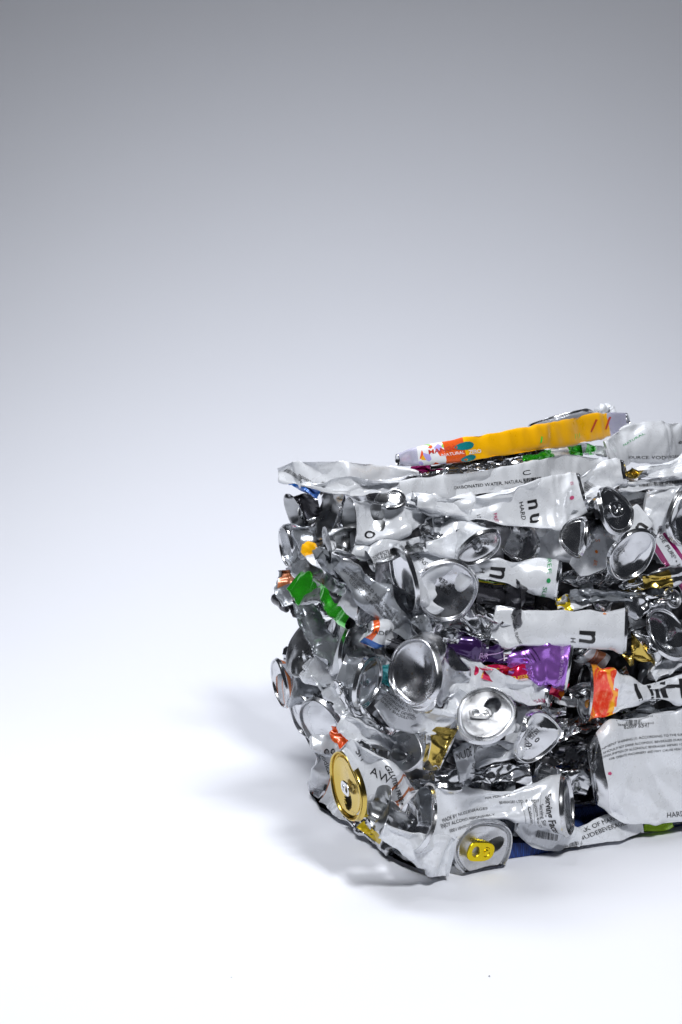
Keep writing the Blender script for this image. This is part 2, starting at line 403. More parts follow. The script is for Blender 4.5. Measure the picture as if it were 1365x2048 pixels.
def can(label, A, B, mids=(), mat='white_paint', cr=1.0, face='R', bands=(), texts=(), group=None, name='crushed_can',
        res=1.5, cat='crushed can', pleat=0.0, inner=False, lam=None):
    SEED[0] += 1; rng = np.random.default_rng(SEED[0] * 7 + 3)
    rings = [A, *mids, B]; n = len(rings)
    pos = [np.array([r.x, -r.y], float) for r in rings]
    for i, r in enumerate(rings):
        a_ = pos[min(i + 1, n - 1)] - pos[max(i - 1, 0)]
        ax = a_ / (np.linalg.norm(a_) + 1e-9)
        ring_frame(r, ax, i == n - 1, face)
        r.ph = rng.uniform(0, 6.28, 3)
    per_mm = max(np.linalg.norm(r.v1) for r in rings) * 1000 * 4.6
    ns = int(np.clip(per_mm / res, 36, 150)); ns -= ns % 2
    th = -math.pi / 2 + 2 * math.pi * np.arange(ns) / ns
    def ringpts(r, rho, h_, th_):
        c_, s_ = np.cos(th_), np.sin(th_)
        w_ = 1 + r.wob * (np.cos(2 * th_ + r.ph[0]) + .7 * np.cos(3 * th_ + r.ph[1]) + .4 * np.cos(5 * th_ + r.ph[2]))
        if not r.end:
            s2 = np.sign(s_) * np.abs(s_) ** 1.25
            front = np.clip(s_, 0, 1)
            s2 = s2 - r.dent * 1.5 * front ** 3
            s_ = s2
        P = r.c + (rho * w_ * c_)[:, None] * r.v1 + (rho * w_ * s_)[:, None] * r.v2
        am = np.linalg.norm(r.v1)
        hh = np.asarray(h_) * am * np.ones_like(th_)
        if r.fold:
            f_a, f_k = r.fold[0], r.fold[1]; off = r.fold[2] if len(r.fold) > 2 else 0
            hh = hh - f_k * am * np.abs(rho * np.cos(th_ - math.radians(f_a)) - off)
        return P + hh[:, None] * r.n
    C = np.array([ringpts(r, 1.0, 0.0, th) for r in rings])
    seg = [max(np.linalg.norm(rings[i + 1].c - rings[i].c), np.linalg.norm(C[i + 1] - C[i], axis=-1).mean(), .004) for i in range(n - 1)]
    ts = np.concatenate([[0], np.cumsum(seg)]); L = ts[-1]; ts = ts / L
    nt_ = int(np.clip(L * 1000 / res, 14, 110))
    t = np.linspace(0, 1, nt_)
    Bs = catmull(C, ts, t)
    perim = np.linalg.norm(np.roll(Bs, -1, 1) - Bs, axis=-1).sum(1).mean() * 1000
    S = np.broadcast_to((np.arange(ns) / ns * perim)[None], (nt_, ns)); T = np.broadcast_to((t * L * 1000)[:, None], (nt_, ns))
    N_ = grid_normals(Bs)
    kw = {} if lam is None else {'lam': lam}
    D = crumple(S, T, rng, cr, **kw)
    D2 = crumple(S + 200, T, rng, cr * .55, **kw)
    if not pleat and cr >= .8: pleat = .2
    if pleat:
        hloc = np.linalg.norm(Bs - Bs.mean(1, keepdims=True), axis=-1).min(1, keepdims=True) * 1000
        for kk, pw in ((rng.integers(3, 6), 1.0), (rng.integers(6, 10), .5)):
            u = kk * S / perim + T / rng.uniform(70, 160) * rng.choice((-1, 1)) + rng.random() + (vnoise(S / 25, T / 25, rng) - .5) * .7
            D = D - np.abs((u % 1) * 2 - 1) ** .8 * (pleat * pw * np.clip(hloc, 3, 9))
    hard = lambda e: .10 if e.k in ('base', 'lid', 'open') else .015
    wA = np.clip(t / hard(A), 0, 1); wB = np.clip((1 - t) / hard(B), 0, 1)
    wt = (np.minimum(wA, wB) ** .8)[:, None]
    seam = np.clip(np.minimum(np.arange(ns), ns - np.arange(ns)) / (ns * .08), 0, 1)[None]
    tang = np.gradient(Bs, axis=0); tang /= np.maximum(np.linalg.norm(tang, axis=-1, keepdims=True), 1e-9)
    Fg = Bs + N_ * (D * wt * seam)[..., None] * 1e-3 + tang * (D2 * wt * seam)[..., None] * 1e-3
    for _ in range(1):      # a sheet crease has a small radius
        av = (np.roll(Fg, 1, 1) + np.roll(Fg, -1, 1)); up = Fg.copy()
        up[1:-1] = (Fg[2:] + Fg[:-2] + av[1:-1]) / 4
        Fg[1:-1] = Fg[1:-1] * .9 + up[1:-1] * .1
    Fg[..., 2] = np.maximum(Fg[..., 2], .0052)
    NF = grid_normals(Fg)
    idx = np.arange(nt_ * ns).reshape(nt_, ns); nx = np.roll(idx, -1, 1)
    quads = np.stack([idx[:-1], nx[:-1], nx[1:], idx[1:]], -1).reshape(-1, 4)
    mats = [mat, 'bare_aluminium']; mi = np.zeros((nt_ - 1, ns), int)
    tc_ = (t[:-1] + t[1:]) / 2
    neck = 1.6 / (L * 1000)
    if A.k in ('base', 'lid'): mi[tc_ < neck] = 1
    if B.k in ('base', 'lid'): mi[tc_ > 1 - neck] = 1
    for bd in bands:
        t0, t1, mm = bd[:3]; s0, s1 = (bd[3], bd[4]) if len(bd) > 3 else (0, 1)
        if mm not in mats: mats.append(mm)
        rows = (tc_ > t0) & (tc_ < t1); cols = (np.arange(ns) / ns >= s0) & (np.arange(ns) / ns <= s1)
        mi[np.ix_(rows, cols)] = mats.index(mm)
    V = [Fg.reshape(-1, 3)]; FA = [quads]; MI = [mi.ravel()]
    UV = [np.stack([S.ravel() / 100, T.ravel() / 100], -1)]
    nv = nt_ * ns
    for e, row in ((A, 0), (B, nt_ - 1)):
        if e.k in ('pinch', 'mid'):
            V.append(Fg[row].mean(0)[None]); UV.append([[0, 0]])
            tri_ = np.stack([idx[row], nx[row], np.full(ns, nv)], -1)
            if row == 0: tri_ = tri_[:, ::-1]
            FA.append(tri_); MI.append(np.zeros(ns, int)); nv += 1
    if inner or A.k == 'open' or B.k == 'open':
        if 'can_lining' not in mats: mats.append('can_lining')
        V.append((Fg - NF * .0005).reshape(-1, 3)); UV.append(UV[0])
        FA.append(quads[:, ::-1] + nv); MI.append(np.full(len(quads), mats.index('can_lining')))
        base_in = nv; nv += nt_ * ns
        for e, row in ((A, 0), (B, nt_ - 1)):
            if e.k == 'open':
                rim = np.stack([idx[row], nx[row], nx[row] + base_in, idx[row] + base_in], -1)
                FA.append(rim if row else rim[:, ::-1]); MI.append(np.ones(ns, int))
    # printing: laid out in the sheet's own coordinates so it bends with the metal
    PB = project(Bs.reshape(-1, 3)).reshape(nt_, ns, 2)
    for tx in texts:
        x, y, size, ang, s_ = tx[:5]; ink = tx[5] if len(tx) > 5 else 'black_ink'; sq = tx[6] if len(tx) > 6 else 1.0
        bold = tx[7] if len(tx) > 7 else False
        facing = (N_ * norm(CAMP - Bs.mean((0, 1)))).sum(-1) > .1
        dd = np.hypot(PB[..., 0] - x, PB[..., 1] - y) + np.where(facing, 0, 1e4)
        i, j = np.unravel_index(np.argmin(dd), dd.shape)
        i0, i1 = max(i - 3, 0), min(i + 3, nt_ - 1)
        Jt = (PB[i1, j] - PB[i0, j]) / (i1 - i0); Js = (PB[i, (j + 3) % ns] - PB[i, (j - 3) % ns]) / 6
        J = np.stack([Jt, Js], 1)
        if abs(np.linalg.det(J)) < 1e-3: continue
        Ji = np.linalg.inv(J)
        if isinstance(s_, str): V2, F2 = text2d(s_, bold)
        else: V2, F2 = s_
        if len(V2) == 0: continue
        a_ = math.radians(ang); sx = V2[:, 0] * size; sy = V2[:, 1] * size * sq
        px = sx * math.cos(a_) - sy * math.sin(a_); py = -(sx * math.sin(a_) + sy * math.cos(a_))
        q = Ji @ np.stack([px, py]) + np.array([[i + (Ji @ (np.array([x, y]) - PB[i, j]))[0]], [j + (Ji @ (np.array([x, y]) - PB[i, j]))[1]]])
        gi, gj = q
        ok = (gi > 0) & (gi < nt_ - 1)
        gi = np.clip(gi, 0, nt_ - 1.001); i_ = np.floor(gi).astype(int); fi = (gi - i_)[:, None]
        j_ = np.floor(gj).astype(int); fj = (gj - j_)[:, None]; j0 = j_ % ns; j1 = (j_ + 1) % ns
        bil = lambda G: (G[i_, j0] * (1 - fj) + G[i_, j1] * fj) * (1 - fi) + (G[i_ + 1, j0] * (1 - fj) + G[i_ + 1, j1] * fj) * fi
        PV = bil(Fg) + bil(NF) * .00045
        keep = ok[F2].all(1)
        F2 = F2[keep]
        if len(F2) == 0: continue
        if ink not in mats: mats.append(ink)
        V.append(PV); UV.append(np.zeros((len(PV), 2))); FA.append(F2 + nv); MI.append(np.full(len(F2), mats.index(ink))); nv += len(PV)
    V = np.concatenate(V); UV = np.concatenate([np.asarray(u, float) for u in UV])
    org = V.mean(0); org[2] = V[:, 2].min()
    root = bpy.data.objects.new(name, None); SC.collection.objects.link(root); root.empty_display_size = .02
    root.location = org
    root['label'] = label; root['category'] = cat
    if group: root['group'] = group
    link('body', mesh_of('body', V - org, FA, mats, np.concatenate(MI), UV), root)
    # ends
    for e in (A, B):
        if e.k in ('base', 'lid'):
            end_part(e, ringpts, rng, root, org)
    return root

def end_part(e, ringpts, rng, root, org):
    prof = PROFILE[e.k]
    pr = np.array(prof); k = len(pr)
    # refine profile
    u = np.linspace(0, k - 1, (k - 1) * 2 + 1); R_ = np.interp(u, np.arange(k), pr[:, 0]); H_ = np.interp(u, np.arange(k), pr[:, 1])
    n2 = 72; th = -math.pi / 2 + 2 * math.pi * np.arange(n2) / n2
    H_ = H_ * e.dz
    amp = np.interp(R_, [0, .5, .8, 1.0], [1, 1, .35, 0.0])
    rows = []
    ph = rng.uniform(0, 6.28, 4); k1 = rng.uniform(-.05, .07); k2 = rng.uniform(.02, .06)
    gx = rng.uniform(-.3, .3); gy = rng.uniform(-.3, .3)
    dd = []
    for rr, hh, am in zip(R_, H_, amp):
        X = rr * np.cos(th); Y = rr * np.sin(th)
        z = k1 * np.cos(ph[0] + 2.2 * X + 1.3 * Y) + k2 * np.sin(ph[1] + 4.1 * Y - 2.0 * X)
        q = np.sqrt((X - gx) ** 2 + (Y - gy) ** 2)
        if e.k == 'base': z = z - .10 * np.clip(1 - q / .42, 0, 1) ** .8
        rows.append(ringpts(e, rr, hh + z * am * .8, th))
    P = np.array(rows)
    idx = np.arange(P.shape[0] * n2).reshape(P.shape[0], n2); nx = np.roll(idx, -1, 1)
    q = np.stack([idx[:-1], idx[1:], nx[1:], nx[:-1]], -1)
    XX = R_[:, None] * np.cos(th); YY = R_[:, None] * np.sin(th)
    keep = np.ones(q.shape[:2], bool)
    if e.mouth is not None:
        ma = math.radians(e.mouth); cx, cy = .38 * math.cos(ma), .38 * math.sin(ma)
        lx = (XX - cx) * math.cos(ma) + (YY - cy) * math.sin(ma); ly = -(XX - cx) * math.sin(ma) + (YY - cy) * math.cos(ma)
        A_, B_ = .31, .24
        rr = np.sqrt((lx / A_) ** 2 + (ly / B_) ** 2); inside = rr < 1
        fi = inside.ravel()[q].all(-1); keep &= ~fi
        near = inside & (rr > .0)
        # move rim vertices that are inside onto the ellipse (positions blended in the lid's own plane)
        f_ = 1 / np.maximum(rr, .3)
        nlx, nly = lx * f_, ly * f_
        nX = cx + nlx * math.cos(ma) - nly * math.sin(ma); nY = cy + nlx * math.sin(ma) + nly * math.cos(ma)
        use = np.zeros(P.shape[0] * n2, bool); use[q[keep].ravel()] = True; use = use.reshape(P.shape[:2]) & inside
        dX = (nX - XX)[use]; dY = (nY - YY)[use]
        P[use] += dX[:, None] * e.v1 + dY[:, None] * e.v2 - e.n * np.linalg.norm(e.v1) * .03
    Fc = q[keep]
    V = P.reshape(-1, 3); FA = [Fc]; mt = e.m or ('bare_aluminium' if e.k == 'base' else 'brushed_aluminium')
    mats = [mt, 'black_ink']; MI = [np.zeros(len(Fc), int)]; nv = len(V)
    if e.rm:
        mats.append(e.rm); rowi = np.repeat(np.arange(q.shape[0])[:, None], n2, 1)[keep]; MI[0][rowi < 7] = 2
    VV = [V]
    if e.code:
        for li, (s_, size, ang, ox, oy) in enumerate(e.code):
            V2, F2 = text2d(s_)
            if len(V2) == 0: continue
            a_ = math.radians(ang); sx = V2[:, 0] * size; sy = V2[:, 1] * size
            X = ox + sx * math.cos(a_) - sy * math.sin(a_); Y = oy + sx * math.sin(a_) + sy * math.cos(a_)
            rad = np.hypot(X, Y); tt = np.arctan2(Y, X); tt = np.where(tt < -math.pi / 2, tt + 2 * math.pi, tt)
            order = np.argsort(R_); rv = np.interp(rad, R_[order], np.arange(len(R_))[order])
            i_ = np.clip(np.floor(rv).astype(int), 0, P.shape[0] - 2); fi = (rv - i_)[:, None]
            gj = (tt + math.pi / 2) / (2 * math.pi) * n2; j_ = np.floor(gj).astype(int); fj = (gj - j_)[:, None]; j0 = j_ % n2; j1 = (j_ + 1) % n2
            PV = (P[i_, j0] * (1 - fj) + P[i_, j1] * fj) * (1 - fi) + (P[i_ + 1, j0] * (1 - fj) + P[i_ + 1, j1] * fj) * fi + e.n * .0005
            VV.append(PV); FA.append(F2 + nv); MI.append(np.ones(len(F2), int)); nv += len(PV)
    V = np.concatenate(VV); V[:, 2] = np.maximum(V[:, 2], .0045)
    lid = link('lid' if e.k == 'lid' else 'can_bottom', mesh_of('end', V - org, FA, mats, np.concatenate(MI)), root)
    if e.tab is not None:
        ta = math.radians(e.tab[0]); tm = e.tab[1] if len(e.tab) > 1 else 'bare_aluminium'; tl = e.tab[2] if len(e.tab) > 2 else .78
        lift = e.tab[3] if len(e.tab) > 3 else 0.06
        am = np.linalg.norm(e.v1)
        u1 = e.v1 / am; u2 = np.cross(e.n, u1)
        if u2 @ e.v2 < 0: u2 = -u2
        dx = u1 * math.cos(ta) + u2 * math.sin(ta); dy = -u1 * math.sin(ta) + u2 * math.cos(ta)
        h0 = .12 * e.dz + .07
        fc = ringpts(e, 0.0, h0, np.array([0.]))[0]
        T_ = TAB_V * tl * am; base = fc + dx * .2 * tl * am
        PV = base + T_[:, :1] * dx + T_[:, 1:2] * dy + (T_[:, 2:3] + lift * (T_[:, :1] + .2 * tl * am) * 2) * e.n
        tris = [np.array([f]) for f in TAB_F]
        f4 = np.array([f for f in TAB_F if len(f) == 4]); f3 = np.array([f for f in TAB_F if len(f) == 3])
        FF = [a for a in (f4, f3) if len(a)]
        link('pull_tab', mesh_of('pull_tab', PV - org, FF, [tm]), lid)
    return lid

def wad(label, x, y, w_, h_, ang=0, mat='white_paint', d=20, face='R', cr=1.5, texts=(), bands=(), dent=.6, **kw):
    """a can crushed to a folded lump: both ends pinched"""
    a = math.radians(ang); dx, dy = math.cos(a) * w_ / 2, -math.sin(a) * w_ / 2
    rg = random.Random(int(x * 31 + y * 7))
    A = E(x - dx, y - dy, h_ * rg.uniform(.25, .4), 0, 'pinch', d, h=h_ * .14)
    B = E(x + dx, y + dy, h_ * rg.uniform(.25, .42), 0, 'pinch', d, h=h_ * .14)
    ms = [M(x - dx * .5, y - dy * .5, h_ * .5, h_ * .26, d, dent=dent, tw=rg.uniform(-20, 20)),
          M(x, y, h_ * rg.uniform(.38, .5), h_ * .24, d, dent=dent, tw=rg.uniform(-30, 30)), M(x + dx * .55, y + dy * .55, h_ * .48, h_ * .26, d, dent=dent, tw=rg.uniform(-20, 20))]
    kw.setdefault('pleat', .42)
    return can(label, A, B, ms, mat, cr, face, bands, texts, **kw)

def structure(o): o['kind'] = 'structure'; return o
# ------------------------------------------------------------------ the paper sweep and the cloth under the bale
def sweep():
    ys = list(np.linspace(.90, 1.8, 12)); zs = [0.0] * 12
    R = 1.7
    for i in range(1, 25):
        a = math.pi / 2 * i / 24; ys.append(1.8 + R * math.sin(a)); zs.append(R * (1 - math.cos(a)))
    for z in np.linspace(R + .2, 2.6, 8): ys.append(1.8 + R); zs.append(z)
    xs = np.linspace(-1.15, 1.25, 21)
    V = np.array([(x, y, z) for y, z in zip(ys, zs) for x in xs]); n = len(xs)
    Fs = np.array([(i * n + j, i * n + j + 1, (i + 1) * n + j + 1, (i + 1) * n + j) for i in range(len(ys) - 1) for j in range(n - 1)])
    return structure(link('ground', mesh_of('ground', V, [Fs], ['seamless_paper'])))
sweep()

def bale_pt(l, r, z): return CORNER + D_L * l + D_R * r + np.array([0, 0, z])
def cloth():
    n = 60; V = []; rng = random.Random(4)
    ls = np.linspace(.012, LEN_L - .02, 40); rs = np.linspace(.04, LEN_R, n)
    top = []; 
    for li, l in enumerate(ls):
        for ri, r in enumerate(rs):
            e = 0.0015 * math.sin(r * 37) + .001 * math.sin(r * 90 + 1)
            V.append(bale_pt(l + (e if li == 0 else 0) * 2 , r, .0135 + e))
    m_ = len(V)
    for li, l in enumerate(ls):
        for ri, r in enumerate(rs):
            V.append(bale_pt(l + (0.0015 * math.sin(r * 37) * 2 if li == 0 else 0), r, .0006))
    Fs = []
    L_ = len(ls)
    for i in range(L_ - 1):
        for j in range(n - 1):
            a = i * n + j; Fs.append((a, a + 1, a + n + 1, a + n)); Fs.append((m_ + a, m_ + a + n, m_ + a + n + 1, m_ + a + 1))
    for j in range(n - 1):
        Fs.append((j, m_ + j, m_ + j + 1, j + 1)); b_ = (L_ - 1) * n + j; Fs.append((b_, b_ + 1, m_ + b_ + 1, m_ + b_))
    for i in range(L_ - 1):
        a = i * n; Fs.append((a, a + n, m_ + a + n, m_ + a)); b_ = i * n + n - 1; Fs.append((b_, m_ + b_, m_ + b_ + n, b_ + n))
    V = np.array(V); org = V.mean(0); org[2] = 0
    o = link('cloth', mesh_of('cloth', V - org, [np.array(Fs)], ['blue_weave'], smooth=False), loc=org)
    o['label'] = 'dark blue woven cloth lying flat beneath the bale of crushed cans'; o['category'] = 'cloth'
cloth()

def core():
    """the packed middle of the bale, coloured near black so the gaps read as shade"""
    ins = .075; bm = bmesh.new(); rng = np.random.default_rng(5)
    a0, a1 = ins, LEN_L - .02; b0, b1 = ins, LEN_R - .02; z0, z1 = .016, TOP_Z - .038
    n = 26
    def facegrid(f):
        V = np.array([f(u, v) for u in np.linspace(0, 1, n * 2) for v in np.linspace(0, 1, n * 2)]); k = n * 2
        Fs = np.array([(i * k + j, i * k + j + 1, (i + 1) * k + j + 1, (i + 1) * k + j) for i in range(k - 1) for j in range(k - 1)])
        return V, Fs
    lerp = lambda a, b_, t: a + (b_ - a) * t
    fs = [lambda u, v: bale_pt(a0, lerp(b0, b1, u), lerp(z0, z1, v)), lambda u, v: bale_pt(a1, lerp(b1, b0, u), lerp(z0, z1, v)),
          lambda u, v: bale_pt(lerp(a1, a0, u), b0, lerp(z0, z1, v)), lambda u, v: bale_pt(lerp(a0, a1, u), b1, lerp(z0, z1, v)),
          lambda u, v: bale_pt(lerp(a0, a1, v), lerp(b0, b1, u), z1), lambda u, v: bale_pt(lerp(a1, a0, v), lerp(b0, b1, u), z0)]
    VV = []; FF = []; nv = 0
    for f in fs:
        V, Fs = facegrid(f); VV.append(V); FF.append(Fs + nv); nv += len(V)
    V = np.concatenate(VV); me = mesh_of('core', V, [np.concatenate(FF)], ['core_shade_metal'])
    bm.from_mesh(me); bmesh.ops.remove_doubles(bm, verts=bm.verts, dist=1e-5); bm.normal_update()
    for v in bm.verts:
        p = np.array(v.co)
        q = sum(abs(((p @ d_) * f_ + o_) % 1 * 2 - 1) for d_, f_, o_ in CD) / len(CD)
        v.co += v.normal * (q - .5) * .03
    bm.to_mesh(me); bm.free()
    o = link('packed_scrap', me); o['label'] = 'crushed aluminium packed inside the bale, darkened to stand for shade'; o['category'] = 'scrap metal'; o['kind'] = 'stuff'
_rg = np.random.default_rng(8)
CD = [(norm(_rg.normal(size=3)), _rg.uniform(18, 60), _rg.random()) for _ in range(7)]
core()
# ------------------------------------------------------------------ crushed cans, one call each
WARN = 'GOVERNMENT WARNING (1) ACCORDING TO THE SURGEON GENERAL'
ROWS = [WARN, 'WOMEN SHOULD NOT DRINK ALCOHOLIC BEVERAGES DURING PREGNANCY BECAUSE', '(2) CONSUMPTION OF ALCOHOLIC BEVERAGES IMPAIRS YOUR ABILITY TO DRIVE', 'OR OPERATE MACHINERY AND MAY CAUSE HEALTH PROBLEMS.']
def block(rows, x, y, size, ang, gap, ink='black_ink', sq=1.0):
    a = math.radians(ang)
    return [(x + math.sin(a) * gap * i, y + math.cos(a) * gap * i, size, ang, r, ink, sq) for i, r in enumerate(rows)]
W = 'white_paint'; G = 'grey_paint'; SLV = 'bare_aluminium'
G_R = 'crushed cans packed in the bale'

def heroes():
    # ---------------- right side, top to bottom
    can('wide white can with large black letters nu overhanging the right side', E(835, 1005, 12, 0, 'pinch', 8, h=5), E(1168, 986, 40, 9, 'base', 10),
        [M(930, 1012, 24, 12, 6, dent=.3), M(1020, 1012, 40, 14, 2, dent=.8), M(1100, 1008, 54, 16, 0, dent=.9)], W, .9, group=G_R,
        texts=[(1078, 1036, 44, -84, 'u', 'black_ink', 1, True), (1072, 1008, 42, -80, 'n', 'black_ink', 1, True), (1046, 1022, 13, -80, 'HARD', 'black_ink'), (965, 1034, 12, -75, '12', 'black_ink'), (994, 1036, 10, -80, 'FREE', 'dark_pink_ink'),
               (1146, 995, 8, 0, disc2d(), 'dark_pink_ink'), (1142, 968, 7, -80, 'ES', 'dark_pink_ink')])
    can('long white sheet-flat can with lettered lower edge below the green can', E(770, 985, 16, 0, 'pinch', 0, h=6), E(1205, 928, 14, 0, 'pinch', -4, h=8),
        [M(900, 972, 24, 8, 0, dent=.2), M(1050, 952, 26, 8, -2, dent=.2), M(1140, 934, 26, 9, -4, dent=.2)], W, .45, face='T', group=G_R,
        texts=[(1000, 967, 9, 6, 'CARBONATED WATER, NATURAL FLAVORS', 'black_ink'), (1063, 962, 11, 6, barcode2d(3, 1, 2), 'black_ink'), (1052, 946, 22, 10, 'C', 'black_ink', .6)])
    can('white can end with hanging barcode, between the long white sheet and the ring-pull lid', E(1158, 985, 26, 0, 'pinch', 14, h=8), E(1250, 945, 26, 7, 'base', 12),
        [M(1190, 965, 34, 16, 8, dent=.6), M(1220, 952, 30, 14, 8, dent=.4)], W, 1.0, group=G_R,
        texts=[(1186, 992, 11, 72, barcode2d(4.5, 2.6, 5), 'black_ink')])
    can('white can on its side with a black letter o, left near the top', E(700, 1045, 50, 14, 'open', 8), E(905, 1030, 14, 0, 'pinch', 22, h=8),
        [M(745, 1042, 44, 24, 10, dent=.9), M(810, 1035, 26, 18, 12, dent=.7), M(860, 1030, 22, 14, 16, dent=.6)], W, .9, group=G_R,
        texts=[(745, 1066, 36, -10, 'o', 'black_ink', 1, False)])
    can('silver dome bottom tucked under the white top sheet, left of centre', E(782, 1000, 33, 20, 'base', 14, ang=100), E(790, 1035, 26, 0, 'pinch', 40, h=8, ang=-80), [], SLV, .8, group=G_R)
    wad('creased white can with a dark fold, right of the can marked o', 880, 1012, 120, 44, -14, W, 14, cr=1.5, group=G_R)
    wad('bright silver rumpled can right above the coded dome', 905, 1050, 130, 52, 12, SLV, 14, cr=1.4, group=G_R)
    can('gold-flecked silver can mouth behind the can marked o', E(655, 1030, 52, 20, 'open', 16, ang=160), E(735, 1000, 30, 0, 'pinch', 35, h=12), [M(700, 1012, 44, 24, 22)], 'dusty_aluminium', .8, 'L', group=G_R)
    can('small upright white can below the can marked o', E(655, 1090, 38, 8, 'open', 12), E(745, 1075, 22, 0, 'pinch', 25, h=8), [M(690, 1085, 34, 18, 12, dent=.8)], W, 1.1, group=G_R,
        texts=[(688, 1088, 12, 20, '/ /', 'black_ink')])
    can('can with an oval silver bottom carrying a dot-printed code, high on the right side', E(958, 1094, 50, 30, 'base', -16, ang=-60, m='bare_aluminium', code=[('26SEP19', .2, 20, -.2, -.1), ('0851', .2, 20, -.25, -.35)]), E(850, 1090, 12, 0, 'pinch', 22, h=8),
        [M(915, 1078, 38, 20, 12, dent=.3), M(880, 1086, 24, 14, 16)], W, .9, group=G_R)
    can('dark bottom of a can deep in the gap under the big letters', E(1040, 1082, 44, 36, 'base', 34, ang=190, code=[('01 51', .25, 60, .1, .1)]), E(1150, 1085, 24, 0, 'pinch', 40, h=12), [M(1100, 1084, 38, 22, 34, dent=.6)], W, 1.0, group=G_R)
    can('lid with an unlifted silver ring pull standing near the top of the right side', E(1232, 1020, 50, 36, 'lid', -34, ang=25, tab=(100, SLV, 1.0), m='bare_aluminium', fold=(20, .25)), E(1190, 1045, 34, 0, 'pinch', 40, h=16, ang=205), [], SLV, 1.0, group=G_R)
    can('bent silver rim folded into a loop left of the ring-pull lid', E(1163, 1075, 40, 22, 'lid', -26, ang=168, fold=(80, -.5), m='bare_aluminium'), E(1210, 1060, 24, 0, 'pinch', 40, h=12, ang=-10), [], SLV, 1.0, group=G_R)
    can('white diagonal can with orange letters beneath the ring-pull lid', E(1150, 1140, 16, 0, 'pinch', 12, h=4), E(1292, 1030, 26, 0, 'pinch', 8, h=8),
        [M(1185, 1110, 34, 8, 8, dent=.2), M(1230, 1075, 36, 9, 4, dent=.2), M(1265, 1050, 30, 10, 4)], W, .5, group=G_R,
        texts=[(1196, 1080, 13, -95, 'S', 'orange_ink'), (1194, 1103, 7, 0, disc2d(), 'orange_ink'), (1192, 1126, 12, -95, 'EE', 'orange_ink'), (1284, 1052, 46, 50, 'n', 'black_ink', 1, True)])
    can('large shadowed can bottom with a yellow-green speck, right of the orange letters', E(1262, 1108, 58, 46, 'base', -14, ang=-50, code=[('21 SOO', .22, 10, .1, .35), ('0129090', .2, 10, .1, .1)]), E(1200, 1160, 40, 0, 'pinch', 36, h=14, ang=170),
        [M(1215, 1140, 50, 30, 24, dent=.2, ang=150)], SLV, .9, group=G_R)
    can('white can with a dark round bottom at the right edge near the top', E(1375, 1032, 66, 50, 'base', 2, ang=-10, code=[('OSO1', .25, -40, -.3, -.2)]), E(1290, 1005, 22, 0, 'pinch', 26, h=10),
        [M(1335, 1020, 58, 30, 12, dent=.3), M(1310, 1008, 36, 18, 18)], W, .9, group=G_R)
    can('white can with a magenta stripe and small black lettering at the right edge', E(1318, 1072, 22, 0, 'pinch', 14, h=6), E(1400, 1190, 26, 8, 'base', 14), [M(1345, 1110, 26, 12, 10, dent=.3), M(1375, 1150, 27, 14, 10)], W, .5, group=G_R,
        bands=[(.0, 1, 'magenta_paint', .38, .44), (.0, 1, 'magenta_paint', .60, .68)], texts=[(1346, 1112, 11, -58, 'NUDE PURE* • 1g CARB', 'black_ink')])
    wad('flattened long white can with a printed edge right under the top layer at the right', 1320, 968, 160, 26, 4, W, 14, cr=.7, group=G_R, texts=[(1330, 966, 10, 3, barcode2d(9, .9, 7), 'black_ink')])
    wad('crumpled white and gold foil-like can on the top right edge', 1325, 938, 120, 34, 8, W, 12, cr=1.6, group=G_R, bands=[(0, .12, 'gold_lacquer')])
    # middle band
    can('white can narrowing to the left with a black letter n and green print', E(925, 1128, 10, 0, 'pinch', 16, h=4), E(1116, 1160, 40, 8, 'base', -2),
        [M(965, 1140, 17, 8, 12, dent=.4), M(1010, 1146, 27, 15, 6, dent=.2), M(1065, 1153, 34, 22, 2, dent=.1)], W, .6, group=G_R,
        texts=[(1000, 1147, 62, -100, 'n', 'black_ink', 1, True), (963, 1141, 14, -100, 'H', 'black_ink'), (1094, 1130, 13, -82, 'FREE', 'green_ink'), (1095, 1160, 8, 0, disc2d(), 'green_ink'), (1086, 1185, 12, -100, 'SUG', 'green_ink')])
    can('big dented silver can bottom facing out at the near corner, upper half', E(893, 1180, 68, 62, 'base', -22, ang=-60, m='dusty_aluminium', dz=.8, code=[('26 SEP', .2, 60, -.1, .1), ('0851', .2, 60, .05, -.05)]), E(878, 1240, 50, 14, 'pinch', 40, h=10, ang=110),
        [M(886, 1202, 76, 30, 22, b=30, dent=0, ang=110)], W, 1.0, group=G_R, texts=[(862, 1258, 11, 25, 'NUDE BEVERAGES LTD', 'black_ink')])
    can('can seen edge-on as a thin bright rim left of the big dented bottom', E(812, 1155, 72, 20, 'base', -22, ang=196), E(870, 1120, 40, 0, 'pinch', 30, h=16), [M(838, 1140, 62, 26, 14, dent=.3)], W, .9, group=G_R,
        texts=[(842, 1128, 11, -62, 'CONTAINS NO FAT', 'black_ink')])
    can('white crushed can with warning text, beside the thin bright rim on its upper left', E(740, 1122, 24, 5, 'open', 4), E(860, 1085, 14, 0, 'pinch', 18, h=5), [M(770, 1108, 27, 14, 4, dent=.4), M(815, 1095, 18, 10, 8)], W, 1.0, group=G_R,
        texts=block(['OF BIRTH DEFECTS DRINK', 'WOMEN SHOULD NOT DRI', 'BECAUSE OF THE RISK OF', 'CONSUMPTION'], 764, 1106, 8, 22, 8))
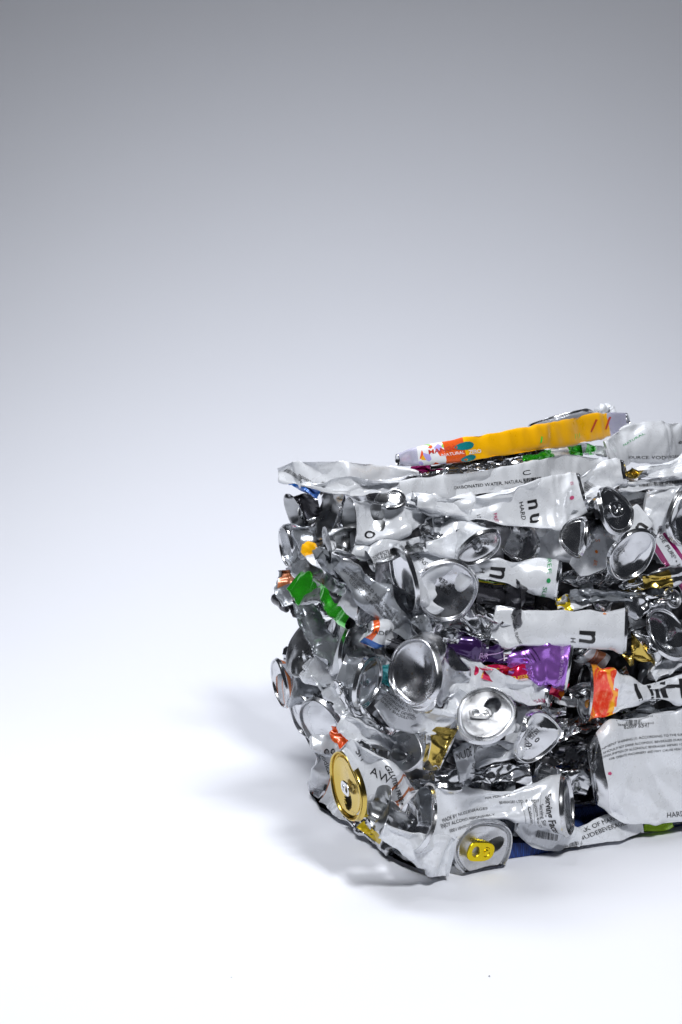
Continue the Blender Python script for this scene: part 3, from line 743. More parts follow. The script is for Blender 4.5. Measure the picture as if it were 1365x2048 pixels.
    can('grey-white strip-like can covered in small print, running down to the near corner', E(675, 1128, 14, 0, 'pinch', 6, h=4), E(838, 1290, 14, 0, 'pinch', -6, h=3),
        [M(712, 1160, 26, 10, 2, dent=.5), M(760, 1205, 28, 9, -4, dent=.5), M(800, 1250, 22, 9, -8, dent=.5)], G, 1.1, group=G_R,
        texts=block(['WOMEN SHOULD NOT DRINK ALCOHOLIC', 'DO NOT DRIVE A CAR OR OPERATE MACH', 'ALCOHOLIC BEVERAGES IMPAIRS'], 757, 1194, 8.5, -46, 9))
    can('second narrow printed can lying along the strip-like one, upper side', E(770, 1165, 12, 0, 'pinch', 14, h=4), E(858, 1265, 10, 0, 'pinch', -6, h=3), [M(800, 1195, 24, 9, 4, dent=.4), M(832, 1232, 20, 9, -6)], G, 1.0, group=G_R,
        texts=block(['GENERAL (1) ACCORDING TO', 'PREGNANCY BECAUSE OF'], 812, 1200, 8.5, -52, 9))
    can('crushed can with lime yellow bands in the dark gap under the letter n', E(955, 1185, 26, 0, 'pinch', 20, h=10), E(1068, 1198, 24, 0, 'pinch', 22, h=10), [M(1005, 1190, 28, 18, 16, dent=-.3)], 'charcoal_paint_and_shade', .7, group=G_R,
        bands=[(0, 1, 'lime_paint', .20, .30), (.0, 1, 'yellow_paint', .31, .33)])
    wad('small white and gold can folded right of the lime-banded can', 1148, 1203, 70, 34, 12, W, 16, cr=1.2, group=G_R, bands=[(0, .5, 'yellow_paint', .3, .7)])
    can('white can narrowing at its left with a large smooth panel and letter n, mid height', E(985, 1245, 34, 0, 'pinch', 12, h=8), E(1250, 1262, 46, 8, 'base', -2),
        [M(1025, 1254, 40, 10, 2, dent=.9), M(1050, 1255, 36, 16, 0, dent=.2), M(1140, 1256, 37, 22, -6, dent=.0), M(1210, 1260, 42, 26, -6, dent=0)], W, .35, group=G_R,
        texts=[(1180, 1276, 60, -97, 'n', 'black_ink', 1, True), (1148, 1281, 14, -97, 'H', 'black_ink'), (1211, 1221, 9, -90, 'N', 'orange_ink'), (1030, 1262, 8, -75, 'NATURAL FLAVORS', 'black_ink')])
    wad('shiny silver folded can wedged left of the smooth white panel', 985, 1255, 120, 70, -28, SLV, 6, cr=1.6, group=G_R)
    wad('small silver torn can under the big dented bottom', 905, 1272, 150, 36, -8, SLV, 6, cr=1.6, group=G_R)
    can('dark purple can with white letters under the silver folded can', E(895, 1288, 12, 0, 'pinch', 10, h=4), E(1050, 1312, 10, 0, 'pinch', 12, h=4), [M(945, 1300, 17, 9, 4, dent=.3), M(1000, 1311, 18, 9, 4)], 'dark_purple_paint', 1.0, group=G_R,
        texts=[(1016, 1318, 20, 8, 'E', 'white_ink', 1, True), (965, 1312, 16, -8, 'PUR', 'pale_ink'), (990, 1308, 2.6, 10, lines2d(24, 2, 6, .7), 'pale_ink')])
    can('bright metallic purple can with its silver rim on the right', E(1015, 1326, 14, 0, 'pinch', 8, h=6), E(1136, 1332, 54, 8, 'base', -8), [M(1050, 1326, 28, 16, 2, dent=.8), M(1095, 1326, 46, 26, -8, dent=.5)], 'purple_paint', 1.1, group=G_R,
        texts=[(1072, 1305, 3, -70, lines2d(9, 4, 3, .5), 'dark_purple_paint'), (1120, 1330, 8, 82, 'ALL NATURAL • GLUTEN FREE', 'pale_ink')])
    can('pink red can with yellow drops under the purple can', E(950, 1338, 12, 0, 'pinch', 4, h=6), E(1130, 1384, 20, 0, 'pinch', 2, h=6), [M(1010, 1348, 24, 12, 2, dent=.2), M(1080, 1356, 25, 14, 2, dent=.2)], 'dotted_pink_print', .9, group=G_R,
        texts=[(1062, 1350, 12, 190, 'Family & Ascorbic', 'yellow_ink'), (1070, 1364, 11, 190, 'Acid • Colour', 'yellow_ink')])
    can('can with a red grapefruit print and white body with black lettering to its right', E(1172, 1385, 58, 6, 'base', 2, ang=176), E(1400, 1378, 24, 0, 'pinch', 6, h=8),
        [M(1200, 1385, 52, 30, 2, dent=.5), M(1240, 1392, 34, 20, 4, dent=.6), M(1290, 1385, 19, 12, 6, dent=.3), M(1345, 1378, 23, 12, 4)], W, 1.0, group=G_R,
        bands=[(.01, .24, 'grapefruit_print'), (.23, .27, 'grapefruit_print', .45, .78), (.26, .29, 'grapefruit_print', .42, .6)], texts=[(1275, 1387, 50, 12, 'I', 'black_ink', 1, True), (1308, 1380, 58, 8, 'II', 'black_ink', 1, True), (1346, 1374, 62, 4, 'H', 'black_ink', 1, True)])
    can('silver and gold can with a dark round bottom at the right edge, mid height', E(1335, 1268, 60, 40, 'base', 8, ang=40, dz=.8), E(1250, 1318, 20, 0, 'pinch', 20, h=8, ang=215), [M(1290, 1296, 42, 22, 14, dent=.2, ang=215)], SLV, .9, group=G_R, bands=[(.60, 1, 'gold_lacquer')])
    can('small can with an amber band peeping below the smooth white panel', E(1165, 1296, 26, 8, 'base', 22, ang=130), E(1210, 1330, 20, 0, 'pinch', 30, h=8), [], W, .7, group=G_R, bands=[(.25, .7, 'brown_paint')])
    wad('dark ribbed aluminium can folded flat above the smooth white panel, right part', 1215, 1192, 150, 32, -2, G, 12, cr=1.3, group=G_R)
    can('white crumpled can with a small ring pull at the right edge above mid height', E(1345, 1196, 22, 17, 'lid', 2, ang=30, tab=(60, SLV, 1.2)), E(1250, 1215, 14, 0, 'pinch', 16, h=6), [M(1295, 1205, 18, 10, 8)], SLV, 1.5, group=G_R)
    wad('crumpled gold and silver can beneath the magenta-striped can', 1310, 1160, 130, 34, 12, SLV, 12, cr=1.6, group=G_R, bands=[(.2, .7, 'gold_lacquer', .3, .7)])
    wad('jagged silver can corner at the right edge above the black lettering', 1345, 1330, 90, 46, 30, W, 8, cr=1.7, group=G_R)
    # dome cluster near the corner
    can('upright oval silver can bottom with frosty dust, in the middle of the near corner', E(833, 1345, 72, 48, 'base', -62, ang=168, m='dusty_aluminium', dz=1.1), E(930, 1350, 30, 0, 'pinch', 10, h=14), [M(885, 1352, 62, 30, -4, dent=.5)], 'dusty_aluminium', 1.1, group=G_R)
    can('white crumpled can ending in a silver rim, right of the oval silver bottom', E(890, 1340, 30, 0, 'pinch', 14, h=8), E(1100, 1392, 28, 10, 'base', -2), [M(940, 1352, 32, 16, 4, dent=.7), M(1010, 1376, 27, 16, -4, dent=.6), M(1060, 1385, 34, 18, -4, dent=.4)], W, 1.4, group=G_R,
        texts=[(1080, 1408, 10, 22, 'SUGAR', 'dark_pink_ink')])
    can('white label flap with small warning print below the oval silver bottom', E(765, 1395, 24, 0, 'pinch', 2, h=6, ang=135), E(905, 1440, 24, 0, 'pinch', 0, h=5, ang=-20), [M(800, 1425, 36, 8, -8, dent=.3), M(855, 1440, 34, 10, -8, dent=.5)], W, .9, group=G_R,
        texts=block(['GOVERNMENT WARNING (1)', 'ACCORDING TO THE', 'SURGEON GENERAL', 'WOMEN SHOULD NOT'], 806, 1406, 8, -32, 8))
    can('white can with opened lid and dark mouth facing out, below right of the oval bottom', E(972, 1432, 62, 50, 'lid', -48, ang=110, tab=(200, SLV, .70, .10), mouth=-35), E(965, 1500, 40, 0, 'pinch', 22, h=16, ang=-75), [M(965, 1468, 66, 36, 6, dent=.4, ang=-80)], W, 1.1, group=G_R)
    wad('white foil-like can folded over the opened lid with its mouth', 905, 1420, 90, 50, 60, W, 0, cr=1.2, group=G_R)
    can('tilted half-moon can bottom with a dotted code, right of the opened lid', E(1082, 1478, 58, 46, 'base', -24, ang=-8, fold=(180, .5, .35), code=[('DISIS', .26, -65, .25, .1), ('1351 0', .26, -65, .0, -.05), ('LST', .22, -65, -.2, -.1)]), E(1010, 1470, 44, 0, 'pinch', 22, h=16), [M(1045, 1474, 54, 28, 10, dent=.4)], W, .9, group=G_R)
    can('can bottom cupped like a spoon with a gold rim and gold fluid-ounce print', E(812, 1502, 42, 34, 'base', -10, ang=150, m='brushed_aluminium'), E(900, 1500, 48, 8, 'open', -6, ang=-25), [M(850, 1500, 48, 26, -8, dent=.4)], SLV, .8, group=G_R,
        bands=[(.55, .98, 'gold_lacquer')], texts=[(872, 1540, 14, 196, '12 FL.OZ.(355', 'white_ink')])
    wad('crinkled white can with broken black print, under the opened lid', 985, 1510, 150, 56, 14, W, 4, cr=1.9, group=G_R, texts=block(['NUDE VODKA SODA', '12 FL OZ', 'SUGAR FREE'], 975, 1495, 13, 12, 16))
    wad('smooth silver ledge-like can above the bow-tie can', 965, 1552, 190, 46, 6, SLV, 0, cr=1.2, group=G_R)
    wad('silver creased can between the bow-tie can and the half-moon bottom', 1120, 1555, 120, 48, -18, SLV, 16, cr=1.6, group=G_R)
    wad('dark silver can in the gap left of the large blank white can', 1145, 1500, 100, 60, -30, SLV, 40, cr=1.6, group=G_R)
    wad('silver crinkled can under the grapefruit can', 1150, 1455, 110, 50, 10, SLV, 24, cr=1.7, group=G_R)
    # bottom band
    can('bow-tie shaped white can with small black print standing on the bottom row', E(842, 1640, 70, 22, 'base', -26, ang=160), E(1132, 1612, 62, 20, 'base', -20, ang=6),
        [M(880, 1628, 66, 36, -6, dent=.4), M(950, 1616, 34, 24, -4, dent=.7), M(1010, 1610, 27, 20, -6, dent=.6), M(1075, 1610, 42, 26, -12, dent=.1)], W, .7, group=G_R,
        texts=block(['MADE BY NUDE BEVERAGES', 'ENJOY ALCOHOL RESPONSIBLY'], 930, 1626, 8.5, 14, 13) + [(922, 1656, 8, 16, '0001184202018', 'black_ink'), (1040, 1603, 8, 2, 'BEVERAGES LTD. © 11/2019', 'black_ink'), (1000, 1594, 7, 8, 'FOR MORE INFO', 'black_ink'),
               (1103, 1630, 17, -78, 'Serving Facts', 'black_ink', 1, True), (1090, 1632, 10, -78, 'Serving Size', 'black_ink'), (1078, 1632, 10, -78, 'Amount Per Can', 'black_ink'), (1062, 1630, 9, -80, 'Calories', 'black_ink'), (1048, 1630, 3.6, 96, lines2d(14, 5, 3.2, .18), 'black_ink'),
               (1131, 1580, 12, -82, 'RIES', 'yellow_ink'), (1132, 1620, 12, -90, '0', 'yellow_ink'), (1128, 1650, 12, -95, 'CAL', 'yellow_ink'), ])
    can('can lid with a bright yellow ring pull at the foot of the near corner', E(966, 1698, 66, 60, 'lid', -10, ang=-25, tab=(78, 'yellow_anodised', .98, .10), mouth=225, fold=(110, .12)), E(880, 1700, 42, 0, 'pinch', 30, h=20, ang=165), [M(925, 1700, 62, 46, 8, dent=.3)], W, 1.0, group=G_R,
        bands=[(.02, .22, 'yellow_paint', .3, .5)], texts=[(877, 1725, 12, -64, 'MADE PURE', 'black_ink')])
    can('large flattened white can with barcode and warning text at the lower right', E(1183, 1552, 50, 0, 'pinch', 4, h=8), E(1440, 1518, 60, 0, 'pinch', 0, h=10), [M(1190, 1551, 62, 20, 0, dent=.2), M(1206, 1548, 86, 24, -4, dent=.25), M(1235, 1543, 104, 24, -6, dent=.2), M(1300, 1535, 112, 24, -6, dent=.25), M(1370, 1526, 110, 24, -6, dent=.2), M(1420, 1520, 92, 22, -4)], W, .55, group=G_R, bands=[(0, .10, 'bare_aluminium')], lam=(60, 38),
        texts=[(1272, 1440, 12, 4, barcode2d(6, 1.0, 9), 'black_ink'), (1275, 1452, 11, 4, '82009 6541', 'black_ink')] + block(ROWS[:1], 1300, 1474, 6.8, 6, 9) + block(ROWS[1:], 1308, 1484, 6.4, 6, 9.5) + [(1216, 1546, 8, 0, disc2d(.45, 5), 'dark_pink_ink'), (1352, 1630, 14, 4, 'HARD', 'black_ink')])
    wad('dark printed can edge above the large blank white can', 1320, 1430, 150, 34, 4, G, 16, cr=1.2, group=G_R, texts=[(1325, 1425, 3, 3, lines2d(30, 3, 3, .5), 'black_ink'), (1335, 1432, 10, 3, barcode2d(6, 1.3, 4), 'black_ink')])
    can('white barcode can lying on the blue cloth right of the yellow ring pull', E(1040, 1640, 26, 0, 'pinch', 6, h=10), E(1160, 1686, 30, 0, 'pinch', 0, h=10), [M(1080, 1664, 36, 18, 0, dent=.3), M(1120, 1676, 32, 14, -2)], W, .9, group=G_R,
        texts=[(1100, 1674, 11, -8, barcode2d(4, 1.2, 6), 'black_ink')])
    can('long folded white can with trademark text on the bottom edge above the blue cloth', E(1095, 1690, 14, 0, 'pinch', 4, h=5), E(1285, 1648, 22, 0, 'pinch', 2, h=6), [M(1150, 1678, 22, 9, 0, dent=.2), M(1220, 1658, 27, 10, 0, dent=.2)], W, .7, group=G_R,
        texts=block(['TRADEMARK OF MARK ANTHONY', 'VISIT NUDEBEVERAGES.COM'], 1205, 1645, 12, 22, 14) + [(1135, 1686, 12, 12, barcode2d(6, 1.6, 12), 'black_ink')])
    can('lime green crushed can at the bottom edge under the large blank white can', E(1262, 1672, 10, 0, 'pinch', 6, h=4), E(1345, 1652, 14, 0, 'pinch', 2, h=5), [M(1300, 1662, 15, 9, 2, dent=.3)], 'lime_paint', .9, group=G_R)
    wad('thin white can strip with black letters at the very bottom right', 1375, 1652, 100, 22, 8, W, 4, cr=.6, group=G_R, texts=[(1352, 1656, 20, 8, 'L E', 'black_ink')])
    # ---------------- left side
    can('dark open can ring at the upper end of the left side', E(590, 1028, 44, 16, 'open', 10, ang=200), E(640, 1020, 30, 0, 'pinch', 30, h=12), [M(612, 1025, 40, 22, 16)], 'charcoal_paint_and_shade', .8, 'L', group=G_R, inner=True)
    wad('small blue can corner peeping out below the top sheet on the left', 612, 975, 60, 26, -30, 'blue_paint', 4, 'L', cr=1.0, group=G_R)
    can('white can with nutrition print bulging from the upper left side', E(574, 1092, 42, 14, 'base', 6, ang=190), E(650, 1075, 24, 0, 'pinch', 22, h=10), [M(600, 1088, 42, 26, 4, dent=0)], G, .8, 'L', group=G_R, texts=[(588, 1100, 13, 12, 'Nutrition Facts', 'black_ink', 1, True), (592, 1112, 4, 12, lines2d(9, 4, 1.6, .2), 'black_ink'), (575, 1070, 8, 60, 'NO PRESERV', 'dark_pink_ink')])
    can('small orange and white can below the nutrition print', E(610, 1095, 10, 0, 'pinch', 2, h=3), E(660, 1135, 18, 0, 'pinch', 0, h=5), [M(632, 1113, 19, 9, -4)], W, 1.0, 'L', group=G_R, bands=[(0, .4, 'orange_paint')], texts=[(638, 1118, 14, 20, '1/', 'black_ink', 1, True)])
    wad('dark creased can with torn print over the green can', 640, 1150, 130, 50, -32, G, 8, 'L', cr=1.6, group=G_R, texts=[(605, 1128, 10, 40, 'FLAVORS', 'black_ink')])
    wad('folded grey can left of the printed strip, mid left side', 690, 1150, 130, 46, -40, G, 10, cr=1.8, group=G_R, texts=[(672, 1150, 14, -40, 'MADE IN', 'black_ink', 1, True)])
    can('shiny green twisted can on the left side', E(588, 1160, 22, 0, 'pinch', -12, h=10), E(706, 1240, 23, 11, 'open', -22, ang=-35), [M(612, 1180, 33, 24, -16, dent=.6), M(648, 1192, 17, 12, -18), M(676, 1212, 27, 18, -20, dent=.2)], 'green_paint', .6, 'L', group=G_R)
    can('narrow can with an orange stripe at the outer left edge', E(568, 1140, 12, 0, 'pinch', 8, h=5), E(580, 1210, 16, 0, 'pinch', 4, h=6), [M(570, 1175, 22, 14, 4)], G, 1.2, 'L', group=G_R, bands=[(.0, .5, 'brown_paint', .2, .6)])
    wad('jagged dark can at the outer left edge below the orange stripe', 590, 1205, 70, 44, -40, 'charcoal_paint_and_shade', 12, 'L', cr=1.6, group=G_R)
    can('silver cup-shaped can with a dark hollow above the green can tip', E(735, 1212, 44, 20, 'base', 8, ang=-20), E(690, 1185, 30, 0, 'pinch', 20, h=12), [], W, .8, group=G_R)
    can('smooth pale can below the printed strips', E(745, 1240, 16, 0, 'pinch', 8, h=5), E(860, 1262, 16, 0, 'pinch', 8, h=5), [M(800, 1248, 22, 12, 6, dent=0)], W, .5, group=G_R, texts=[(765, 1242, 11, -20, 'COLD', 'black_ink')])
    can('wide silver can with a dark green-tinted bottom, centre of the left side', E(712, 1300, 62, 36, 'base', 2, ang=-4, dz=.9), E(625, 1270, 34, 0, 'pinch', 22, h=12), [M(672, 1290, 58, 34, 10, dent=0)], SLV, .6, 'L', group=G_R, bands=[(0, .5, W)])
    wad('grey triangular sheet-like can left of the wide silver can', 632, 1262, 150, 56, -62, G, 2, 'L', cr=.9, group=G_R)
    can('round-rimmed white can with a gold squiggle on the left side', E(600, 1298, 50, 24, 'open', 8, ang=160), E(690, 1360, 30, 0, 'pinch', 10, h=10), [M(630, 1318, 46, 26, 4, dent=.4)], W, .9, 'L', group=G_R, texts=[(612, 1296, 40, -40, 'S', 'black_ink')])
    can('white can with an orange lettered rim, farthest left in the middle', E(562, 1366, 50, 16, 'base', 4, ang=190), E(640, 1370, 26, 0, 'pinch', 20, h=10), [M(585, 1366, 46, 24, 4, dent=.4)], G, .8, 'L', group=G_R, bands=[(.03, .1, 'brown_paint'), (.2, .24, 'brown_paint')], texts=[(558, 1362, 9, -78, 'FLAVORS ADDED', 'black_ink')])
    wad('white folded can running down beside the oval cup, left side', 672, 1385, 170, 46, -46, W, 0, 'L', cr=1.6, group=G_R)
    wad('silver creased can with an orange scrap above the twin domes', 640, 1350, 110, 44, -50, SLV, 10, 'L', cr=1.7, group=G_R)
    can('white-rimmed can with a long oval bottom left of the teal can', E(733, 1362, 60, 26, 'base', -6, ang=-14), E(680, 1340, 36, 0, 'pinch', 20, h=14), [], 'grey_paint', .8, group=G_R)
    can('teal can with a ring-pull lid half hidden behind the oval silver bottom', E(800, 1308, 38, 24, 'lid', 6, ang=60, tab=(60, SLV, 1.1), m='bare_aluminium'), E(775, 1370, 22, 0, 'pinch', 34, h=12, ang=-110), [M(785, 1345, 34, 18, 24, ang=-110)], 'teal_paint', .8, group=G_R)
    can('little red white and blue can scrap above the ring-pull lid of the teal can', E(735, 1262, 12, 0, 'pinch', 0, h=4), E(795, 1275, 18, 0, 'pinch', 0, h=5), [M(762, 1272, 20, 9, -4)], W, 1.4, group=G_R, bands=[(.1, .25, 'red_orange_paint'), (0, 1, 'blue_paint', .62, .72)], texts=[(768, 1262, 10, 8, 'MADE PURE', 'black_ink')])
    wad('black and silver can rumpled under the printed strips', 825, 1285, 120, 30, -6, 'charcoal_paint_and_shade', 2, cr=1.6, group=G_R)
    can('left one of the twin silver domes, with a rolled rim', E(612, 1432, 52, 26, 'base', 8, ang=200, m='brushed_aluminium'), E(665, 1425, 40, 0, 'pinch', 24, h=12), [], SLV, .7, 'L', group=G_R)
    can('right one of the twin silver domes, facing lower left', E(648, 1452, 64, 40, 'base', -4, ang=205, m='brushed_aluminium', code=[('26SEP', .2, 10, 0, .2)]), E(712, 1440, 40, 0, 'pinch', 16, h=14), [], SLV, .7, 'L', group=G_R)
    wad('white shell-like folded can below the oval cup', 735, 1470, 110, 54, -24, W, 0, cr=1.3, group=G_R)
    wad('silver bent sheet can right of the twin domes', 715, 1420, 120, 40, -52, SLV, 2, cr=1.5, group=G_R)
    wad('pale can tip with a hollow, left of the spoon-like gold-rimmed bottom', 745, 1520, 90, 44, -48, SLV, 0, cr=1.3, group=G_R)
    can('white can with faint scribbled print and an orange corner, lower left side', E(660, 1468, 30, 0, 'pinch', 2, h=8), E(650, 1590, 30, 0, 'pinch', 4, h=8), [M(662, 1500, 38, 20, -4, dent=.2), M(655, 1545, 36, 20, -4, dent=.2)], W, 1.0, 'L', group=G_R, texts=[(660, 1492, 26, 10, 'ee', 'black_ink', 1), (652, 1530, 14, -60, 'vodka', 'black_ink')])
    wad('bright orange can scrap above the gold lid', 684, 1480, 56, 36, -50, 'red_orange_paint', -8, 'L', cr=1.3, group=G_R)
    can('white can with a brown ring around its end at the foot of the left side', E(640, 1566, 42, 14, 'base', -8, ang=160), E(715, 1625, 34, 0, 'pinch', -10, h=14), [M(668, 1592, 42, 24, -10, dent=0)], W, .6, 'L', group=G_R, bands=[(.06, .12, 'brown_paint')])
    can('gold can lid with a silver ring pull and dark mouth on the lower left side', E(700, 1571, 72, 31, 'lid', 0, ang=188, m='gold_lacquer', tab=(100, SLV, .6), mouth=190, rm='gold_lacquer'), E(765, 1575, 50, 0, 'pinch', 12, h=20), [M(735, 1574, 68, 40, 0, dent=.3)], W, .8, group=G_R, bands=[(.25, .6, 'yellow_paint')])
    can('grey-white can with scrawled black letters and an orange gluten-free band', E(690, 1490, 20, 0, 'pinch', 0, h=6), E(812, 1606, 40, 0, 'pinch', -8, h=12), [M(725, 1522, 34, 14, -8, dent=.3), M(770, 1566, 42, 20, -12, dent=.2)], W, .9, group=G_R,
        bands=[(.70, .74, 'brown_paint'), (.88, .93, 'brown_paint')], texts=[(724, 1514, 20, -58, 'SM', 'black_ink', 1), (762, 1552, 22, -20, 'AW', 'black_ink', 1), (795, 1582, 13, -68, 'GLUTEN FREE • 100', 'black_ink', 1, True)])
    can('silver loop-like can end at the foot of the left side', E(760, 1614, 42, 20, 'open', -34, ang=160, wob=.1), E(812, 1660, 30, 0, 'pinch', -18, h=12), [M(782, 1636, 36, 18, -26, dent=.5)], SLV, .9, group=G_R)
    can('dark cupped can beside the bow-tie can on its left', E(812, 1612, 50, 24, 'base', 4, ang=200), E(850, 1600, 40, 0, 'pinch', 24, h=16), [], 'grey_paint', .7, group=G_R)
    wad('flat silver and yellow can edge on the ground at the left foot', 742, 1662, 120, 34, -36, SLV, -20, 'L', cr=1.2, group=G_R, bands=[(.3, .8, 'yellow_paint', .4, .6)])
    can('long dark-edged can along the ground towards the near corner', E(745, 1684, 10, 0, 'pinch', -20, h=6), E(885, 1746, 10, 0, 'pinch', -6, h=6), [M(785, 1708, 16, 10, -22), M(840, 1732, 14, 12, -16)], G, 1.1, 'L', group=G_R)
    can('white can lying under the bow-tie can towards the yellow ring pull, left foot', E(765, 1660, 18, 0, 'pinch', -26, h=8), E(905, 1715, 44, 0, 'pinch', -10, h=18), [M(815, 1685, 24, 12, -26, dent=.3), M(866, 1706, 36, 18, -18, dent=.2)], W, .9, group=G_R)
    # ---------------- the top
    can('white flattened can with drooping printed edge on the top left corner', E(557, 946, 12, 0, 'pinch', 0, h=2), E(838, 948, 6, 0, 'pinch', 0, h=3), [M(580, 946, 21, 5, -1, dent=0, tw=14), M(640, 948, 27, 7, -2, dent=.3, tw=-8), M(700, 950, 28, 7, -2, dent=.2), M(780, 948, 16, 6, 0, dent=.2)], W, .75, 'T', group=G_R,
        texts=[(620, 962, 12, -30, '00002019', 'black_ink', .6), (652, 968, 26, -20, 'o', 'black_ink', .7), (585, 950, 8, -30, barcode2d(5, 1, 3), 'black_ink')])
    can('white front lip folded down under the top left sheet', E(600, 968, 10, 0, 'pinch', 4, h=6), E(800, 968, 14, 0, 'pinch', 4, h=6), [M(650, 974, 17, 7, 4, dent=.2), M(720, 972, 20, 8, 4, dent=.2)], W, 1.2, group=G_R)
    can('long orange flattened can lying on top of the bale', E(796, 920, 12, 4, 'base', -26), E(1256, 843, 17, 6, 'base', -32), [M(830, 914, 19, 11, -26, dent=.1), M(930, 899, 22, 12, -30, dent=.15), M(1060, 879, 26, 13, -32, dent=.1), M(1180, 856, 25, 13, -32, dent=.2)], 'orange_paint', .28, 'T', group=G_R,
        bands=[(.0, .07, 'lavender_print'), (.07, .13, 'confetti_print'), (.13, .17, 'red_orange_paint'), (.88, 1., 'lavender_print')],
        texts=[(930, 892, 40, 10, (lambda: (disc2d(.5, 12)[0] * [1, .4], disc2d(.5, 12)[1]))(), 'teal_paint'), (936, 916, 34, 10, (lambda: (disc2d(.5, 12)[0] * [1, .3], disc2d(.5, 12)[1]))(), 'teal_paint'), (1080, 880, 12, 75, box2d(1, .25), 'bright_green_ink'), (1186, 852, 26, 70, box2d(1, .14), 'red_ink'), (1215, 846, 26, 70, box2d(1, .14), 'red_ink'),
               (885, 900, 16, 10, 'MANGO', 'red_ink', .7, True), (905, 908, 10, 8, 'NATURAL', 'white_ink', .8), (950, 904, 12, 6, 'ZERO', 'white_ink', .9, True), (1155, 872, 12, 12, '/ | /', 'bright_green_ink')])
    can('silver lid lying behind the long orange can', E(1124, 842, 72, 15, 'lid', -34, ang=102, m='bare_aluminium', fold=(60, .12)), E(1125, 856, 50, 0, 'pinch', -28, h=10, ang=-80), [], SLV, .7, 'T', group=G_R)
    wad('little white scrap can behind the far end of the orange can', 1198, 832, 40, 22, 30, W, -36, 'T', cr=1.5, group=G_R)
    wad('bright green flattened can under the long orange can', 1105, 908, 120, 26, 8, 'green_paint', -2, 'T', cr=1.4, group=G_R, bands=[(.5, .7, W)])
    wad('small green and white can between the orange can and the broad white can', 1186, 900, 60, 28, -10, W, -2, 'T', cr=1.3, group=G_R, bands=[(.3, .55, 'green_paint')])
    can('broad white flattened can on the top right with green dots', E(1215, 905, 26, 0, 'pinch', -6, h=14), E(1420, 880, 34, 0, 'pinch', -6, h=14), [M(1250, 894, 36, 20, -8, dent=0), M(1330, 884, 40, 22, -10, dent=0)], W, .7, 'T', group=G_R,
        texts=[(1330, 914, 8, 0, 'SOURCE: VODKA INGREDIENTS', 'black_ink'), (1265, 880, 10, 30, 'NATURAL', 'green_ink', .6), (1364, 884, 22, 10, 'e', 'black_ink', .5)])
    wad('added dark strip painting the shadow beneath the long orange can', 975, 918, 230, 14, 9, 'charcoal_paint_and_shade', -14, 'T', cr=.8, group=G_R)  # added strip: the orange can's shadow put into a dark colour
    wad('reddish can scrap under the left end of the orange can', 856, 939, 66, 12, -2, 'magenta_paint', -2, 'T', cr=1.3, group=G_R)
    wad('flat silver can with a rim on the top, left of the long white sheet', 905, 948, 130, 24, 4, SLV, 2, 'T', cr=1.4, group=G_R)
    wad('silver dimpled can on the top just before the orange can', 985, 932, 110, 20, 6, SLV, 0, 'T', cr=1.5, group=G_R)
    wad('long printed white can lying flat on the top edge above the can marked o', 850, 972, 190, 28, 2, W, 4, 'T', cr=1.0, group=G_R, texts=[(860, 978, 10, 4, 'ALC. 5% BY VOL.', 'black_ink', .7)])
    wad('white folded can at the top edge right of the reddish scrap', 1000, 956, 150, 22, 3, W, 2, 'T', cr=1.2, group=G_R)
heroes()

def crumb(label, x, y, s):
    r = ray(x, y); p = CAMP + r * (CAM_H / -r[2]); rg = np.random.default_rng(int(x))
    bm = bmesh.new(); bmesh.ops.create_icosphere(bm, subdivisions=2, radius=s)
    for v in bm.verts: v.co = Vector((v.co.x * rg.uniform(.7, 1.3), v.co.y * rg.uniform(.7, 1.3), max(v.co.z * .6 + s * .4, 0.0002)))
    me = bpy.data.meshes.new('crumb'); bm.to_mesh(me); bm.free(); me.materials.append(MAT['charcoal_paint_and_shade'])
    o = link('crumb', me, loc=p); o['label'] = label; o['category'] = 'crumb'
crumb('tiny dark crumb on the white floor in front of the bale', 979, 1953, .0007)
crumb('faint tiny speck on the white floor towards the bottom left', 463, 1955, .0004)

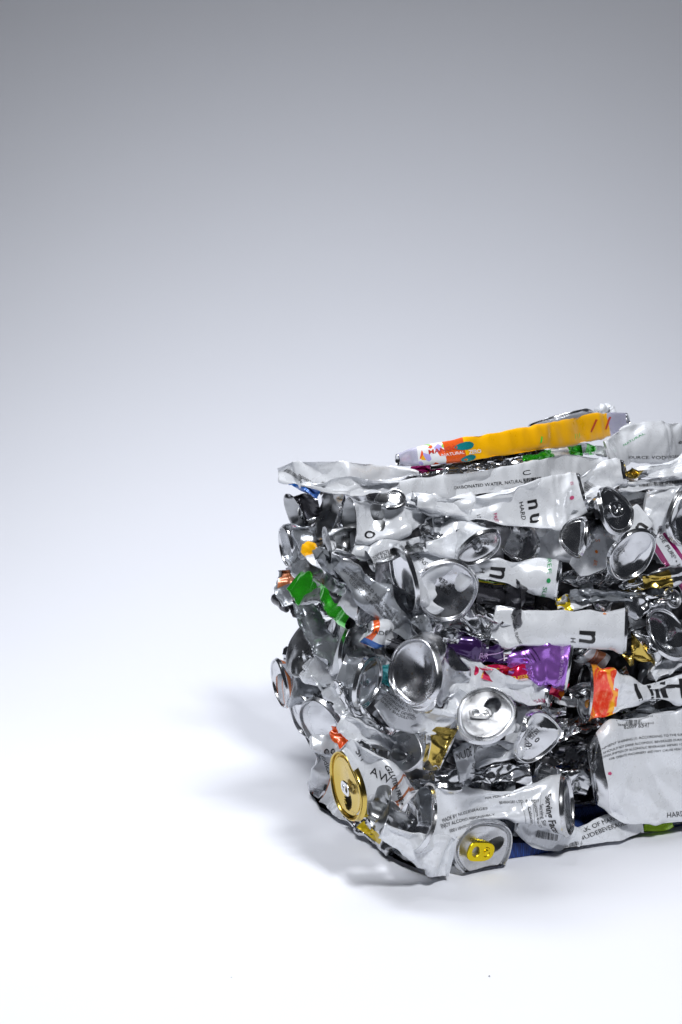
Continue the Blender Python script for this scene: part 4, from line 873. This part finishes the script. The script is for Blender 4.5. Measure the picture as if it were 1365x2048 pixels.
def layers():
    """cans pressed paper-flat between the larger ones"""
    rng = random.Random(5)
    mm = (W, SLV, SLV, G, 'dusty_aluminium', 'gap_shade_aluminium', 'gap_shade_aluminium')  # the darkened aluminium paints deeper shade between the cans
    for z in np.arange(.03, .335, .034):
        for r in np.arange(.02, .34, .085):
            rr = r + rng.uniform(-.03, .03); p = bale_pt(.020 + rng.uniform(-.008, .010), rr, z + rng.uniform(-.01, .01)); q = project(p); q2 = project(bale_pt(.02, rr + .05, z))
            an = -math.degrees(math.atan2(q2[1] - q[1], q2[0] - q[0])) + rng.uniform(-12, 12) if False else rng.uniform(-10, 22)
            wad('thin layered can flattened between the larger cans of the right side', q[0], q[1], rng.uniform(100, 180), rng.uniform(20, 38), an, rng.choice(mm), 30 + rng.uniform(-8, 10), 'R', cr=1.2, dent=.2, group='flattened cans layered in the right side', res=1.8,
                texts=[(q[0], q[1], 7, an, rng.choice(ROWS[1:]), 'black_ink')] if rng.random() < .35 else ())
        for l in np.arange(.04, .30, .085):
            ll = l + rng.uniform(-.02, .02); q = project(bale_pt(ll, .02, z + rng.uniform(-.01, .01))); q2 = project(bale_pt(ll - .05, .02, z))
            an = math.degrees(math.atan2(-(q2[1] - q[1]), q2[0] - q[0])) + rng.uniform(-18, 18)
            wad('thin layered can flattened between the larger cans of the left side', q[0], q[1], rng.uniform(80, 140), rng.uniform(20, 34), an, rng.choice(mm), 28 + rng.uniform(-8, 10), 'L', cr=1.2, dent=.2, group='flattened cans layered in the left side', res=1.8)
layers()

def far_end():
    rng = random.Random(9)
    for z in np.arange(.03, .335, .042):
        for k in range(2):
            q = project(bale_pt(.01, .325 + k * .03, z))
            wad('crumpled silver can closing the far end of the right side', q[0], q[1], 110, 70, rng.uniform(-20, 30), rng.choice((W, SLV, G)), 14 + k * 8, 'R', cr=1.5, group='cans beyond the right edge of the photo', res=2.6)
far_end()

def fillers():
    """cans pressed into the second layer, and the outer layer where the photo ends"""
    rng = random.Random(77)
    lab = {'R': 'crushed can coloured dark for shade, pressed behind the outer cans of the right side', 'L': 'crushed can coloured dark for shade, pressed behind the outer cans of the left side', 'T': 'crushed can coloured dark for shade, pressed under the outer cans of the top'}
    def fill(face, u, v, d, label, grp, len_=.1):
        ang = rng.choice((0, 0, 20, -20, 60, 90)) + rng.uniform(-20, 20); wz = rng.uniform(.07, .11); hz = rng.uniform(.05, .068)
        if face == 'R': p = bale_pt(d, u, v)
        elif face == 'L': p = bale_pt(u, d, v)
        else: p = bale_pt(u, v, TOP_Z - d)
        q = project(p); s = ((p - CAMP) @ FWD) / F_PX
        mm = rng.choice(('gap_shade_aluminium', 'gap_shade_aluminium', G, 'charcoal_paint_and_shade'))  # dark colours carry the gap shade on these cans
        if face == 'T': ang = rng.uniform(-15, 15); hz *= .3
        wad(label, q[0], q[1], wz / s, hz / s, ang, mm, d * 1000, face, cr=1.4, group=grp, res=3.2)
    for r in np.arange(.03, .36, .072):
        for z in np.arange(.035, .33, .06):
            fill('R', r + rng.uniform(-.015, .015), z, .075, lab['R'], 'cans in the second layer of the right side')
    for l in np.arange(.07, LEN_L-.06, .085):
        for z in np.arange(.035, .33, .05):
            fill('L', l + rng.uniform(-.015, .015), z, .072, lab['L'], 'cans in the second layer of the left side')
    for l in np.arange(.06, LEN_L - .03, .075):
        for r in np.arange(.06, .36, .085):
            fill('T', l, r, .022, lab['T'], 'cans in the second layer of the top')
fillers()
